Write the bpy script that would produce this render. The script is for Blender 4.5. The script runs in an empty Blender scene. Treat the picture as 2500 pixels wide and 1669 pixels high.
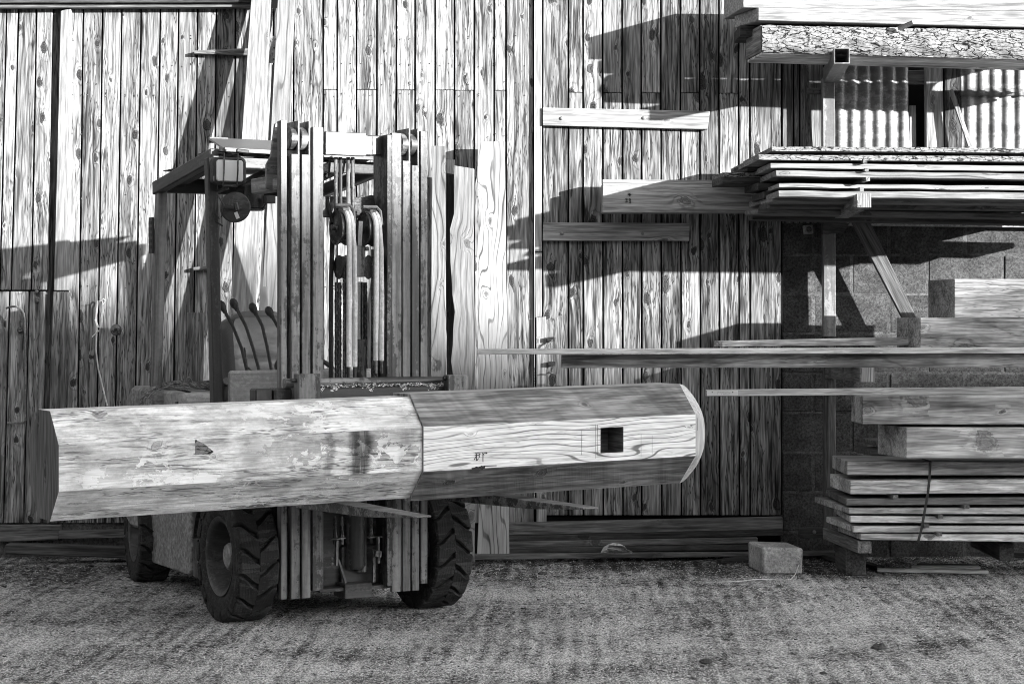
import bpy, bmesh, math, random
from mathutils import Vector, Matrix, noise
R = random.Random(7)
SC = bpy.context.scene
C = SC.collection
PI = math.pi
# ------------------------------------------------------------------ camera
FPX, HY, H = 4920.0, 780.0, 1.415          # focal length in photo pixels, horizon row, eye height
cam_d = bpy.data.cameras.new('camera'); cam = bpy.data.objects.new('camera', cam_d); C.objects.link(cam)
cam.location = (0, 0, H); cam.rotation_euler = (PI/2, 0, 0)
cam_d.sensor_width = 36; cam_d.lens = FPX/2500*36
cam_d.shift_y = -(834.5-HY)/2500
cam_d.clip_start = .1; cam_d.clip_end = 500
SC.camera = cam
# ------------------------------------------------------------------ world, sun
SUNV = Vector((1.3, -1.0, .32)).normalized()
w = bpy.data.worlds.new('World'); SC.world = w; w.use_nodes = True
nt = w.node_tree; nt.nodes.clear()
sk = nt.nodes.new('ShaderNodeTexSky'); sk.sky_type = 'NISHITA'; sk.sun_disc = False
sk.sun_elevation = math.asin(SUNV.z); sk.sun_rotation = math.atan2(SUNV.x, SUNV.y)
bw = nt.nodes.new('ShaderNodeRGBToBW'); bg = nt.nodes.new('ShaderNodeBackground'); wo = nt.nodes.new('ShaderNodeOutputWorld')
bg.inputs[1].default_value = .15
nt.links.new(sk.outputs[0], bw.inputs[0]); nt.links.new(bw.outputs[0], bg.inputs[0]); nt.links.new(bg.outputs[0], wo.inputs[0])
sd = bpy.data.lights.new('sun', 'SUN'); sd.energy = 4.2; sd.angle = math.radians(.55); sd.color = (1, 1, 1)
so = bpy.data.objects.new('sun', sd); C.objects.link(so); so.rotation_euler = SUNV.to_track_quat('Z', 'Y').to_euler()
SC.view_settings.view_transform = 'Standard'; SC.view_settings.look = 'None'
SC.view_settings.exposure = 2.2; SC.view_settings.gamma = 1
SC.cycles.filter_width = 1.0

def at(px, py, Y): return Vector(((px-1250)/FPX*Y, Y, H-(py-HY)/FPX*Y))
# ------------------------------------------------------------------ node helper
class NT:
    def __init__(s, name):
        s.m = bpy.data.materials.new(name); s.m.use_nodes = True
        s.t = s.m.node_tree; s.n = s.t.nodes; s.n.clear()
        s.out = s.n.new('ShaderNodeOutputMaterial'); s.b = s.n.new('ShaderNodeBsdfPrincipled')
        s.t.links.new(s.b.outputs[0], s.out.inputs[0])
    def L(s, v, inp):
        if isinstance(v, bpy.types.NodeSocket): s.t.links.new(v, inp)
        elif v is not None: inp.default_value = v
    def math(s, op, a, b=None, c=None, clamp=False):
        n = s.n.new('ShaderNodeMath'); n.operation = op; n.use_clamp = clamp
        for i, v in enumerate((a, b, c)):
            if v is not None: s.L(v, n.inputs[i])
        return n.outputs[0]
    def vmul(s, v, k):
        n = s.n.new('ShaderNodeVectorMath'); n.operation = 'MULTIPLY'; s.L(v, n.inputs[0]); n.inputs[1].default_value = k; return n.outputs[0]
    def vadd(s, v, k):
        n = s.n.new('ShaderNodeVectorMath'); n.operation = 'ADD'; s.L(v, n.inputs[0]); s.L(k, n.inputs[1]); return n.outputs[0]
    def attr(s, nm, out='Vector'):
        n = s.n.new('ShaderNodeAttribute'); n.attribute_name = nm; return n.outputs[out]
    def noise(s, v, sc, det=3, rough=.55, dist=0):
        n = s.n.new('ShaderNodeTexNoise'); s.L(v, n.inputs['Vector']); n.inputs['Scale'].default_value = sc
        n.inputs['Detail'].default_value = det; n.inputs['Roughness'].default_value = rough; n.inputs['Distortion'].default_value = dist
        return n.outputs['Fac']
    def vor(s, v, sc, feat='F1', out='Distance', rnd=1, dim='3D'):
        n = s.n.new('ShaderNodeTexVoronoi'); n.feature = feat; n.voronoi_dimensions = dim; s.L(v, n.inputs['Vector']); n.inputs['Scale'].default_value = sc
        n.inputs['Randomness'].default_value = rnd; return n.outputs[out]
    def sep(s, v):
        n = s.n.new('ShaderNodeSeparateXYZ'); s.L(v, n.inputs[0]); return n.outputs
    def comb(s, x, y, z):
        n = s.n.new('ShaderNodeCombineXYZ'); s.L(x, n.inputs[0]); s.L(y, n.inputs[1]); s.L(z, n.inputs[2]); return n.outputs[0]
    def rng(s, v, a, b, c=0., d=1., smooth=True):
        n = s.n.new('ShaderNodeMapRange'); n.interpolation_type = 'SMOOTHSTEP' if smooth else 'LINEAR'
        s.L(v, n.inputs[0]); n.inputs[1].default_value = a; n.inputs[2].default_value = b; n.inputs[3].default_value = c; n.inputs[4].default_value = d
        return n.outputs[0]
    def mix(s, f, a, b):
        n = s.n.new('ShaderNodeMix'); n.data_type = 'FLOAT'; s.L(f, n.inputs[0]); s.L(a, n.inputs[2]); s.L(b, n.inputs[3]); return n.outputs[0]
    def bump(s, h, st, dist):
        n = s.n.new('ShaderNodeBump'); s.L(h, n.inputs['Height']); n.inputs['Strength'].default_value = st; n.inputs['Distance'].default_value = dist
        s.t.links.new(n.outputs[0], s.b.inputs['Normal'])
    def fin(s, col, rough=.8, metal=0, spec=.3):
        cc = s.comb(col, col, col) if isinstance(col, bpy.types.NodeSocket) else (col, col, col, 1)
        s.L(cc, s.b.inputs['Base Color']); s.L(rough, s.b.inputs['Roughness']); s.L(metal, s.b.inputs['Metallic'])
        s.b.inputs['Specular IOR Level'].default_value = spec
        return s.m

def wood(name, lo, hi, fine=.5, ring=.35, rf=30, knots=.5, crack=.5, blotch=.4, contrast=1.0, ksize=.16, bs=.5, saw=0, fs=1.0, line=0, la=.16, peel=0, stain=None, kdk=0):
    s = NT(name); wc = s.attr('wc'); sv = s.attr('sd', 'Fac')
    x, y, z = s.sep(wc)
    low = s.noise(s.vmul(wc, (.8, 5, 5)), 1.0, 2)
    yy = s.math('ADD', y, s.math('MULTIPLY', z, .6))
    vk = s.comb(s.math('MULTIPLY', x, 4.4), s.math('MULTIPLY', yy, 7.5), 0.0)
    wn = s.noise(s.vmul(wc, (6, 14, 14)), 1.0, 2)
    vk = s.vadd(vk, s.comb(s.math('MULTIPLY', wn, .4), s.math('MULTIPLY', wn, .3), 0.0))
    kd = s.vor(vk, 1.0, dim='2D', rnd=.9); kc = s.sep(s.vor(vk, 1.0, out='Color', dim='2D', rnd=.9))
    pres = s.rng(kc[0], 1-knots-.001, 1-knots+.001)
    ks = s.mix(s.math('POWER', kc[1], 1.5), ksize*.3, ksize*1.1)
    kn = s.math('DIVIDE', kd, ks)
    kn = s.math('ADD', kn, s.math('MULTIPLY', s.math('SUBTRACT', s.noise(s.vmul(wc, (40, 60, 60)), 1, 3), .5), .9))
    kn = s.math('MAXIMUM', kn, 0.0)
    bmp = s.math('MULTIPLY', s.math('EXPONENT', s.math('MULTIPLY', s.math('POWER', kn, 1.5), -.55)), pres)
    field = s.math('ADD', s.math('ADD', s.math('MULTIPLY', yy, rf), s.math('MULTIPLY', low, rf*la)), s.math('MULTIPLY', bmp, 3.2))
    rg = s.math('MULTIPLY_ADD', s.math('SINE', s.math('MULTIPLY', field, 2*PI)), .5, .5)
    ln = s.rng(rg, .9, .995)
    rg = s.math('POWER', rg, 2.2)
    ring_f = s.math('MULTIPLY', rg, s.rng(s.noise(s.vmul(wc, (1.3, 9, 9)), 1, 2), .35, .65))
    dv = s.math('MULTIPLY', bmp, .35)
    wcd = s.vadd(wc, s.comb(0.0, s.math('MULTIPLY', bmp, .02), 0.0))
    fi = s.noise(s.vmul(wcd, (3.4*fs, 66*fs, 66*fs)), 1.0, 2, .75)
    fi = s.rng(fi, .42, .58, smooth=False)
    mid = s.rng(s.noise(s.vmul(wcd, (1.1, 34, 34)), 1.0, 4, .65), .40, .60)
    bl = s.rng(s.noise(s.vmul(wc, (1.6, 7, 7)), 1.0, 3, .6), .3, .7)
    t = s.math('ADD', s.math('MULTIPLY', s.math('ADD', s.math('MULTIPLY', fi, .68), s.math('MULTIPLY', mid, .32)), fine), s.math('MULTIPLY', s.math('SUBTRACT', 1.0, ring_f), ring))
    t = s.math('ADD', t, s.math('MULTIPLY', bl, blotch))
    t = s.math('DIVIDE', t, fine+ring+blotch)
    t = s.rng(t, .5-.36/contrast, .5+.3/contrast, smooth=False)
    col = s.mix(t, lo, hi)
    col = s.math('MULTIPLY', col, s.rng(sv, 0, 1, .68, 1.25, smooth=False))
    f3 = s.rng(s.noise(s.vmul(wcd, (6, 84, 84)), 1.0, 1, .6), .38, .62, 1-.55*fine, 1+.25*fine)
    col = s.math('MULTIPLY', col, f3)
    if line: col = s.math('MULTIPLY', col, s.math('SUBTRACT', 1.0, s.math('MULTIPLY', s.math('MULTIPLY', ln, s.rng(s.noise(s.vmul(wc, (2, 9, 9)), 1, 3), .35, .6, .35, 1)), line)))
    # cracks
    cr = s.noise(s.vmul(wcd, (3.0, 44, 44)), 1.0, 3, .6)
    cz = s.rng(s.noise(s.vmul(wc, (1.7, 12, 12)), 1.0, 2), .38, .6)
    crl = s.rng(s.math('ABSOLUTE', s.math('SUBTRACT', cr, .5)), .0, .03, 1, 0)
    crm = s.math('MULTIPLY', s.math('MULTIPLY', s.math('MAXIMUM', crl, s.rng(cr, .60, .66)), cz), crack)
    col = s.math('MULTIPLY', col, s.math('SUBTRACT', 1.0, s.math('MULTIPLY', crm, .88)))
    # knots
    core = s.math('MULTIPLY', s.rng(kn, .75, 1.05, 1, 0), pres)
    kr = s.math('MULTIPLY_ADD', s.math('SINE', s.math('MULTIPLY', kn, 18)), .5, .5)
    kcol = s.mix(kr, lo*(.45-.25*kdk), (lo+hi)*(.24-.12*kdk))
    kcol = s.mix(s.rng(kn, .0, .3, .8, 0), kcol, .015)
    col = s.mix(s.math('MULTIPLY', core, s.mix(kc[2], .45+.35*kdk, 1.0)), col, kcol)
    rim = s.math('MULTIPLY', s.math('MULTIPLY', s.rng(kn, .75, .95), s.rng(kn, .98, 1.15, 1, 0)), pres)
    col = s.math('MULTIPLY', col, s.math('SUBTRACT', 1.0, s.math('MULTIPLY', rim, .35+.35*kdk)))
    hgt = s.math('SUBTRACT', s.math('ADD', s.math('MULTIPLY', fi, .4), s.math('MULTIPLY', t, .4)), s.math('MULTIPLY', crm, 1.2))
    hgt = s.math('SUBTRACT', hgt, s.math('MULTIPLY', rim, .7))
    if saw:
        u = s.math('ADD', s.math('MULTIPLY', x, 1.0), s.math('MULTIPLY', yy, .55))
        sw = s.noise(s.comb(s.math('MULTIPLY', u, 120), s.math('MULTIPLY', x, 3), 0.), 1, 2)
        sm = s.rng(s.noise(s.vmul(wc, (2, 6, 6)), 1.0, 2), .45, .6)
        hgt = s.math('ADD', hgt, s.math('MULTIPLY', s.math('MULTIPLY', sw, sm), .4*saw))
        st = s.rng(s.noise(s.comb(s.math('MULTIPLY', u, 7), s.math('MULTIPLY', x, .7), 0.), 1.0, 3, .6), .36, .66, 1+.08*saw, 1-.30*saw)
        col = s.math('MULTIPLY', col, st)
    if peel:
        col = s.math('MULTIPLY', col, s.rng(s.noise(s.vmul(wc, (4, 8, 8)), 1, 6, .75), .34, .62, .62, 1.12))
        pn = s.noise(s.vmul(wc, (9, 17, 17)), 1.0, 6, .68, .4); pr = s.rng(s.noise(s.vmul(wc, (1.4, 3, 3)), 1.0, 2), .47, .6)
        pm = s.math('MULTIPLY', s.rng(pn, .53, .55), pr); col = s.mix(s.math('MULTIPLY', pm, peel), col, hi*1.08)
        dn = s.math('MULTIPLY', s.rng(s.noise(s.vmul(wc, (5, 30, 30)), 1.3, 6, .7), .56, .62), s.rng(s.noise(s.vmul(wc, (1.1, 4, 4)), 1.7, 2), .5, .62))
        col = s.math('MULTIPLY', col, s.math('SUBTRACT', 1.0, s.math('MULTIPLY', dn, .55))); hgt = s.math('ADD', hgt, s.math('MULTIPLY', pm, .8))
    if stain:
        for (sx0, sw_, sa_) in stain:
            dd = s.math('ABSOLUTE', s.math('SUBTRACT', s.math('ADD', x, s.math('MULTIPLY', s.math('SUBTRACT', s.noise(s.vmul(wc, (3, 12, 12)), 1, 5, .7), .5), .13)), sx0))
            sm_ = s.math('MULTIPLY', s.rng(dd, sw_*.35, sw_, 1, 0), s.rng(s.noise(s.vmul(wc, (40, 5, 5)), 1, 4, .6), .3, .55, .55, 1)); col = s.math('MULTIPLY', col, s.math('SUBTRACT', 1.0, s.math('MULTIPLY', sm_, sa_)))
    s.bump(hgt, bs, .004)
    return s.fin(col, .82, 0, .25)

def metal(name, base, worn, wear=.5, rough=.5, met=.3, sc=9, spec=.5, streak=.4):
    s = NT(name); tc = s.attr('wc'); 
    n1 = s.noise(s.vmul(tc, (.16, 1, 1)), sc*1.3, 6, .72); n2 = s.noise(tc, sc*7, 4, .7)
    stn = s.noise(s.vmul(tc, (.25, 5, 5)), 8, 4, .65)
    mk = s.rng(s.math('ADD', n1, s.math('MULTIPLY', s.math('SUBTRACT', n2, .5), .25)), .62-wear*.25, .66-wear*.25)
    col = s.mix(mk, base, worn)
    col = s.math('MULTIPLY', col, s.rng(stn, .3, .7, 1-streak, 1+streak*.6))
    col = s.math('MULTIPLY', col, s.rng(n2, .3, .7, .85, 1.12))
    s.bump(s.math('ADD', s.math('MULTIPLY', mk, .5), s.math('MULTIPLY', n2, .5)), .2, .002)
    return s.fin(col, s.rng(n1, .3, .7, rough*.8, min(1, rough*1.3)), met, spec)

def rockmat(name, lo, hi, sc=60, bs=.8):
    s = NT(name); tc = s.attr('wc')
    n1 = s.noise(tc, sc, 5, .75); n2 = s.noise(tc, sc*.12, 3); v = s.vor(tc, sc*1.6)
    col = s.mix(s.rng(n1, .32, .68, smooth=False), lo, hi)
    col = s.math('MULTIPLY', col, s.rng(n2, .3, .7, .7, 1.2))
    pit = s.rng(v, .12, .3)
    col = s.math('MULTIPLY', col, s.mix(pit, .45, 1.0))
    s.bump(s.math('ADD', s.math('MULTIPLY', n1, .6), s.math('MULTIPLY', pit, .5)), bs, .006)
    return s.fin(col, .95, 0, .15)

def barkmat():
    s = NT('bark'); wc = s.attr('wc')
    wn = s.noise(s.vmul(wc, (8, 14, 14)), 1, 3)
    v0 = s.vadd(s.vmul(wc, (13, 46, 46)), s.comb(s.math('MULTIPLY', wn, 3.), s.math('MULTIPLY', wn, 2.5), 0.))
    e = s.vor(v0, 1.0, 'DISTANCE_TO_EDGE'); e2 = s.vor(v0, 2.3, 'DISTANCE_TO_EDGE')
    n = s.noise(wc, 60, 5, .7)
    ck = s.rng(s.math('ADD', e, s.math('MULTIPLY', s.math('SUBTRACT', n, .5), .16)), .0, .07)
    ck2 = s.rng(s.math('ADD', e2, s.math('MULTIPLY', s.math('SUBTRACT', n, .5), .2)), .0, .045, .45, 1)
    col = s.math('MULTIPLY', s.mix(ck, .008, .22), s.math('MULTIPLY', ck2, s.rng(n, .3, .7, .75, 1.1)))
    s.bump(s.math('ADD', s.math('MULTIPLY', ck, 1.0), s.math('MULTIPLY', ck2, .5)), .9, .01)
    return s.fin(col, .95, 0, .1)

def groundmat():
    s = NT('concrete_yard'); wc = s.n.new('ShaderNodeTexCoord').outputs['Object']
    x, y, z = s.sep(wc)
    wob = s.math('MULTIPLY', s.noise(s.vmul(wc, (1, 1, 1)), 1.3, 3), .10)
    xr = s.math('ADD', s.math('ADD', x, s.math('MULTIPLY', y, -.03)), wob)
    rid = s.math('SINE', s.math('MULTIPLY', xr, 2*PI/.078))
    rid2 = s.noise(s.comb(s.math('MULTIPLY', xr, 14), s.math('MULTIPLY', y, 1.1), 0.), 1, 3, .6)
    rm = s.rng(s.noise(wc, 1.1, 2), .4, .6)
    ff = s.noise(s.vmul(wc, (1, .8, 1)), 75, 5, .75)
    f2 = s.noise(s.vmul(wc, (1, .7, 1)), 26, 5, .75)
    patch = s.noise(s.vmul(wc, (1, 1, 1)), 1.5, 6, .66)
    p2 = s.noise(s.vmul(wc, (1, .8, 1)), 6, 4, .7)
    t = s.math('ADD', s.math('MULTIPLY', ff, 1.7), s.math('MULTIPLY', f2, 1.1))
    t = s.math('ADD', t, s.math('MULTIPLY', patch, 1.1)); t = s.math('ADD', t, s.math('MULTIPLY', p2, .35))
    t = s.math('ADD', t, s.math('MULTIPLY', s.math('MULTIPLY', rid, rm), .06)); t = s.math('ADD', t, s.math('MULTIPLY', rid2, .6))
    # ground colour gets darker in a streaky band towards the foot of the wall
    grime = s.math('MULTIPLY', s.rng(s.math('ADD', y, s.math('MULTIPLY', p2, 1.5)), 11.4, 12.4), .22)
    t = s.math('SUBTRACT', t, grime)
    col = s.mix(s.rng(t, 2.14, 2.62, smooth=False), .015, .62)
    sp = s.rng(s.noise(s.vmul(wc, (1, .6, 1)), 115, 3, .8), .42, .58)
    col = s.mix(sp, s.math('MULTIPLY', col, .3), s.math('MULTIPLY', col, 1.3))
    fleck = s.rng(s.vor(s.vmul(wc, (1, .6, 1)), 42), .12, .16, 1, 0)
    fl = s.math('MULTIPLY', fleck, s.rng(s.noise(wc, 2.2, 3), .48, .62))
    col = s.mix(s.math('MULTIPLY', fl, .7), col, .75)
    s.bump(s.math('ADD', s.math('ADD', ff, f2), s.math('MULTIPLY', s.math('ADD', rid2, s.math('MULTIPLY', rid, .2)), 1.2)), .8, .012)
    return s.fin(col, .9, 0, .2)

def plain(name, v, rough=.6, metal_=0, spec=.4):
    s = NT(name); return s.fin(float(v), rough, metal_, spec)

M = dict(
 clad=wood('weathered_cladding', .03, .31, fine=.5, ring=.2, rf=24, knots=.48, crack=1., blotch=.3, contrast=1.05, kdk=1, line=.3, la=.4, ksize=.15),
 cladlow=wood('damp_cladding', .02, .2, fine=.55, ring=.15, rf=24, knots=.33, crack=.9, blotch=.6, contrast=1.1, ksize=.17),
 door=wood('door_boards', .018, .26, fine=.55, ring=.15, rf=26, knots=.5, crack=1., blotch=.35, contrast=1.15, kdk=1, line=.3, la=.35, ksize=.17),
 grey=wood('grey_board', .018, .16, fine=.6, ring=.15, rf=24, knots=.3, crack=.9, blotch=.5, contrast=1.1),
 fresh=wood('sawn_pine', .12, .25, fine=.3, ring=.4, rf=20, knots=.3, crack=.15, blotch=.25, contrast=1.0, ksize=.13, bs=.25, line=.55, la=.4),
 pale=wood('bleached_plank', .13, .28, fine=.5, ring=.2, rf=24, knots=.12, crack=.12, blotch=.2, bs=.25),
 larch=wood('planed_larch', .13, .28, fine=.25, ring=.5, rf=26, knots=.3, crack=.08, blotch=.2, contrast=.9, ksize=.14, bs=.2, line=.75, la=.5),
 lath=wood('shaded_lath', .2, .55, fine=.4, ring=.4, rf=26, knots=.25, crack=.4, blotch=.3),  # paler copy of batten, brightened for laths lying in shade
 sawnlit=wood('sunlit_sawn_oak', .13, .42, fine=.45, ring=.2, rf=14, knots=.25, crack=.6, blotch=.6, contrast=1.2, saw=.6, ksize=.14, line=.3, la=.5),  # darker copy of sawn oak, toned down for timbers in the sun
 batten=wood('batten', .1, .3, fine=.4, ring=.4, rf=26, knots=.25, crack=.25, blotch=.2),
 sawn=wood('sawn_oak', .2, .62, fine=.45, ring=.2, rf=14, knots=.25, crack=.5, blotch=.6, contrast=1.2, saw=.6, ksize=.14, line=.25, la=.5),
 sawn2=wood('rough_oak', .12, .62, fine=.4, ring=.25, rf=12, knots=.35, crack=.35, blotch=.7, saw=.5, ksize=.22),
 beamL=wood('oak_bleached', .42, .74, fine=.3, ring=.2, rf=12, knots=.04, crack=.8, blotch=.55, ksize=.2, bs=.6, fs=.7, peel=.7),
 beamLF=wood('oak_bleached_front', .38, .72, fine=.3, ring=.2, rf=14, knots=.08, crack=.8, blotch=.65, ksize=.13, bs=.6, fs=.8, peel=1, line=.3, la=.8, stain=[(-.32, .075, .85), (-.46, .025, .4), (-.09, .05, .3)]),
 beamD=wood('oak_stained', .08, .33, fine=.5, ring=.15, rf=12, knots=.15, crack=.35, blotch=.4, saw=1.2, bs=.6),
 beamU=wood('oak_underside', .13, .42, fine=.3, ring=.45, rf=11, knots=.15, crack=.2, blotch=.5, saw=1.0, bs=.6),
 beamF=wood('oak_planed', .58, .82, fine=.3, ring=.3, rf=34, knots=.22, crack=.35, blotch=.2, contrast=.85, ksize=.10, bs=.2, line=.75, la=.4),
 nose=wood('oak_turned', .42, .62, fine=.3, ring=.2, rf=20, knots=.0, crack=.05, blotch=.2, bs=.15),
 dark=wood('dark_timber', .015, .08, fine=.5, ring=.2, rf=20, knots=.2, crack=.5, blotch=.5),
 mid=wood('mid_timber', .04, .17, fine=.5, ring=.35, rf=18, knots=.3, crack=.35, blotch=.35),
 endg=wood('end_grain', .1, .3, fine=.3, ring=.7, rf=70, knots=0, crack=.3, blotch=.2),
 mast=metal('mast_paint', .045, .15, .62, .5, .15, 5, .5, .55),
 mast2=metal('mast_bright', .06, .14, .5, .4, .3, 5, .5, .3),
 steel=metal('dark_steel', .035, .13, .45, .5, .4, 9),
 black=metal('black_paint', .012, .04, .3, .6, .0, 12),
 body=metal('body_paint', .30, .36, .35, .55, 0, 6, .4, .2),
 bodyd=metal('body_dirty', .19, .25, .5, .6, 0, 6, .4, .5),
 guard=metal('guard_paint', .03, .06, .4, .5, .1, 8, .5, .4),
 forkm=metal('fork_steel', .06, .2, .55, .45, .5, 14, .5, .4),
 galv=metal('galvanised', .14, .22, .5, .45, .3, 6, .5, .2),
 rubber=metal('tyre_rubber', .018, .045, .45, .85, 0, 20, .25, .3),
 hose=metal('pale_hose', .42, .55, .6, .6, 0, 8, .4, .15),
 chrome=plain('chrome_rod', .85, .18, 1.0, .5),
 leather=metal('seat_vinyl', .025, .035, .3, .38, 0, 30, .6, .1),
 rope=metal('rope_fibre', .12, .25, .5, .9, 0, 90, .2, .3),
 cord=metal('pale_cord', .5, .7, .5, .9, 0, 60, .2, .2),
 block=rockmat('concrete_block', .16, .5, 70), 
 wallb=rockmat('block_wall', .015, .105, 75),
 mortar=rockmat('mortar', .03, .14, 50),
 loose=rockmat('loose_block', .22, .6, 60, .6),
 bark=barkmat(), ground=groundmat(),
 glass=plain('lamp_lens', .6, .12, 0, .8), visor=plain('visor_sheet', .08, .35, 0, .5),
 sheet=metal('fibre_sheet', .15, .25, .5, .4, 0, 4, .5, .25),
 chip=plain('shaving', .7, .9), ink=plain('marker_ink', .02, .8), plate=plain('label_plate', .6, .35, .4),
 void=plain('dark_interior', .01, 1, 0, 0), moss=rockmat('debris', .02, .12, 90),
 plast=plain('clear_plastic', .55, .15, 0, .8),
)
# ------------------------------------------------------------------ mesh builder
class MB:
    def __init__(s): s.v = []; s.f = []; s.wc = []; s.sd = []
    def add(s, vs, fs, wcs=None, seed=None, offx=None):
        o = len(s.v); seed = R.random() if seed is None else seed
        off = Vector((R.uniform(0, 50), R.uniform(0, 50), R.uniform(0, 50)))
        if offx is not None: off.x = offx
        s.v += [Vector(p) for p in vs]; s.f += [tuple(i+o for i in f) for f in fs]
        s.wc += [Vector(c)+off for c in (wcs or vs)]; s.sd += [seed]*len(vs)
        return s
    def hexa(s, P, seed=None):
        # P: 8 corners, 0-3 front quad (tl,tr,br,bl), 4-7 back; grain runs along the longest edge
        P = [Vector(p) for p in P]
        a = (P[1]-P[0]); b = (P[3]-P[0]); c = (P[4]-P[0])
        ax = sorted([a, b, c], key=lambda q: -q.length)
        e = []
        for q in ax:
            q = q.copy()
            for k in e: q -= k*q.dot(k)
            e.append(q.normalized())
        wc = [(p.dot(e[0]), p.dot(e[1]), p.dot(e[2])) for p in P]
        base = wc[0]; wc = [tuple(x-y for x, y in zip(q, base)) for q in wc]
        return s.add(P, [(3, 2, 1, 0), (4, 5, 6, 7), (0, 1, 5, 4), (2, 3, 7, 6), (1, 2, 6, 5), (3, 0, 4, 7)], wc, seed)
    def box(s, c, d, M_=None, seed=None):
        c = Vector(c); x, y, z = (k/2 for k in d)
        P = [(-x, -y, z), (x, -y, z), (x, -y, -z), (-x, -y, -z), (-x, y, z), (x, y, z), (x, y, -z), (-x, y, -z)]
        return s.hexa([c + ((M_ @ Vector(p)) if M_ else Vector(p)) for p in P], seed)
    def bb(s, x0, x1, y0, y1, z0, z1, seed=None):
        return s.box(((x0+x1)/2, (y0+y1)/2, (z0+z1)/2), (abs(x1-x0), abs(y1-y0), abs(z1-z0)), None, seed)
    def bar(s, p, q, w_, h_, up=(0, 0, 1), seed=None):
        p = Vector(p); q = Vector(q); d = (q-p); L = d.length; d.normalize(); up = Vector(up)
        sx = d.cross(up)
        if sx.length < 1e-3: sx = d.cross(Vector((1, 0, 0)))
        sx.normalize(); u = sx.cross(d)
        m = Matrix((d, sx, u)).transposed()
        return s.box((p+q)/2, (L, w_, h_), m, seed)
    def slab(s, quad, back, seed=None, sag=None):
        # quad: four (px,py,Y) corners of the front face: tl,tr,br,bl ; back: depth vector
        f = [at(*q) for q in quad]; b = Vector(back)
        return s.hexa(f+[p+b for p in f], seed)
    def tube(s, pts, r, n=10, cap=True, seed=None):
        pts = [Vector(p) for p in pts]; vs = []; fs = []; wc = []; L = 0
        rr = r if isinstance(r, (list, tuple)) else [r]*len(pts)
        prev = None
        for i, p in enumerate(pts):
            t = (pts[min(i+1, len(pts)-1)]-pts[max(i-1, 0)]).normalized()
            if prev is None:
                a = t.cross(Vector((0, 0, 1)))
                if a.length < .1: a = t.cross(Vector((1, 0, 0)))
            else: a = prev - t*prev.dot(t)
            a.normalize(); prev = a; b = t.cross(a)
            if i: L += (p-pts[i-1]).length
            for k in range(n):
                th = 2*PI*k/n; o = a*math.cos(th)+b*math.sin(th)
                vs.append(p+o*rr[i]); wc.append((L, o.dot(a)*rr[i], math.sin(th)*rr[i]))
        for i in range(len(pts)-1):
            for k in range(n):
                k2 = (k+1) % n; fs.append((i*n+k, i*n+k2, (i+1)*n+k2, (i+1)*n+k))
        if cap: fs.append(tuple(range(n))[::-1]); fs.append(tuple((len(pts)-1)*n+k for k in range(n)))
        return s.add(vs, fs, wc, seed)
    def lathe(s, prof, o, axis, n=32, seed=None, closed=False, cap0=True):
        # prof: (r, h) along axis
        o = Vector(o); ax = Vector(axis).normalized(); a = ax.cross(Vector((0, 0, 1)))
        if a.length < .1: a = ax.cross(Vector((1, 0, 0)))
        a.normalize(); b = ax.cross(a); vs = []; fs = []
        for r, h in prof:
            for k in range(n):
                th = 2*PI*k/n; vs.append(o+ax*h+(a*math.cos(th)+b*math.sin(th))*max(r, 1e-4))
        m = len(prof)
        for i in range(m-1 + (1 if closed else 0)):
            j = (i+1) % m
            for k in range(n):
                k2 = (k+1) % n; fs.append((i*n+k, j*n+k, j*n+k2, i*n+k2))
        if not closed:
            if cap0: fs.append(tuple(range(n)))
            fs.append(tuple((m-1)*n+k for k in range(n))[::-1])
        return s.add(vs, fs, None, seed)
    def prism(s, poly, d, seed=None):
        # poly: list of 3D points, d: extrusion vector
        P = [Vector(p) for p in poly]; n = len(P); d = Vector(d)
        fs = [tuple(range(n)), tuple(range(2*n-1, n-1, -1))]+[(i, i+n, (i+1) % n+n, (i+1) % n) for i in range(n)]
        return s.add(P+[p+d for p in P], fs, None, seed)
    def build(s, name, mat, parent=None, bev=0, label=None, cat=None, group=None, kind=None, smooth=False, recenter=True):
        me = bpy.data.meshes.new(name); vs = s.v; loc = Vector((0, 0, 0))
        if parent is None and recenter and vs:
            loc = Vector(((min(v.x for v in vs)+max(v.x for v in vs))/2, (min(v.y for v in vs)+max(v.y for v in vs))/2, min(v.z for v in vs)))
            vs = [v-loc for v in vs]
        me.from_pydata([tuple(v) for v in vs], [], s.f)
        a = me.attributes.new('wc', 'FLOAT_VECTOR', 'POINT'); a.data.foreach_set('vector', [c for q in s.wc for c in q])
        a = me.attributes.new('sd', 'FLOAT', 'POINT'); a.data.foreach_set('value', s.sd)
        bm = bmesh.new(); bm.from_mesh(me); bmesh.ops.recalc_face_normals(bm, faces=bm.faces)
        if bev: 
            ed = [e for e in bm.edges if len(e.link_faces) == 2 and e.calc_face_angle(0) > .6]
            bmesh.ops.bevel(bm, geom=ed, offset=bev, segments=1, affect='EDGES', clamp_overlap=True)
        bm.to_mesh(me); bm.free()
        if smooth:
            me.polygons.foreach_set('use_smooth', [True]*len(me.polygons))
            try: me.set_sharp_from_angle(angle=math.radians(35))
            except Exception: pass
        me.materials.append(M[mat] if isinstance(mat, str) else mat)
        o = bpy.data.objects.new(name, me); C.objects.link(o); o.location = loc
        if parent is not None: o.parent = parent
        tag(o, label, cat, group, kind); return o
def tag(o, label=None, cat=None, group=None, kind=None):
    if label: o['label'] = label
    if cat: o['category'] = cat
    if group: o['group'] = group
    if kind: o['kind'] = kind
def thing(name, loc, label, cat, group=None, rot=0):
    o = bpy.data.objects.new(name, None); C.objects.link(o); o.location = loc; o.rotation_euler = (0, 0, rot)
    o.empty_display_size = .2; tag(o, label, cat, group); return o
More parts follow.
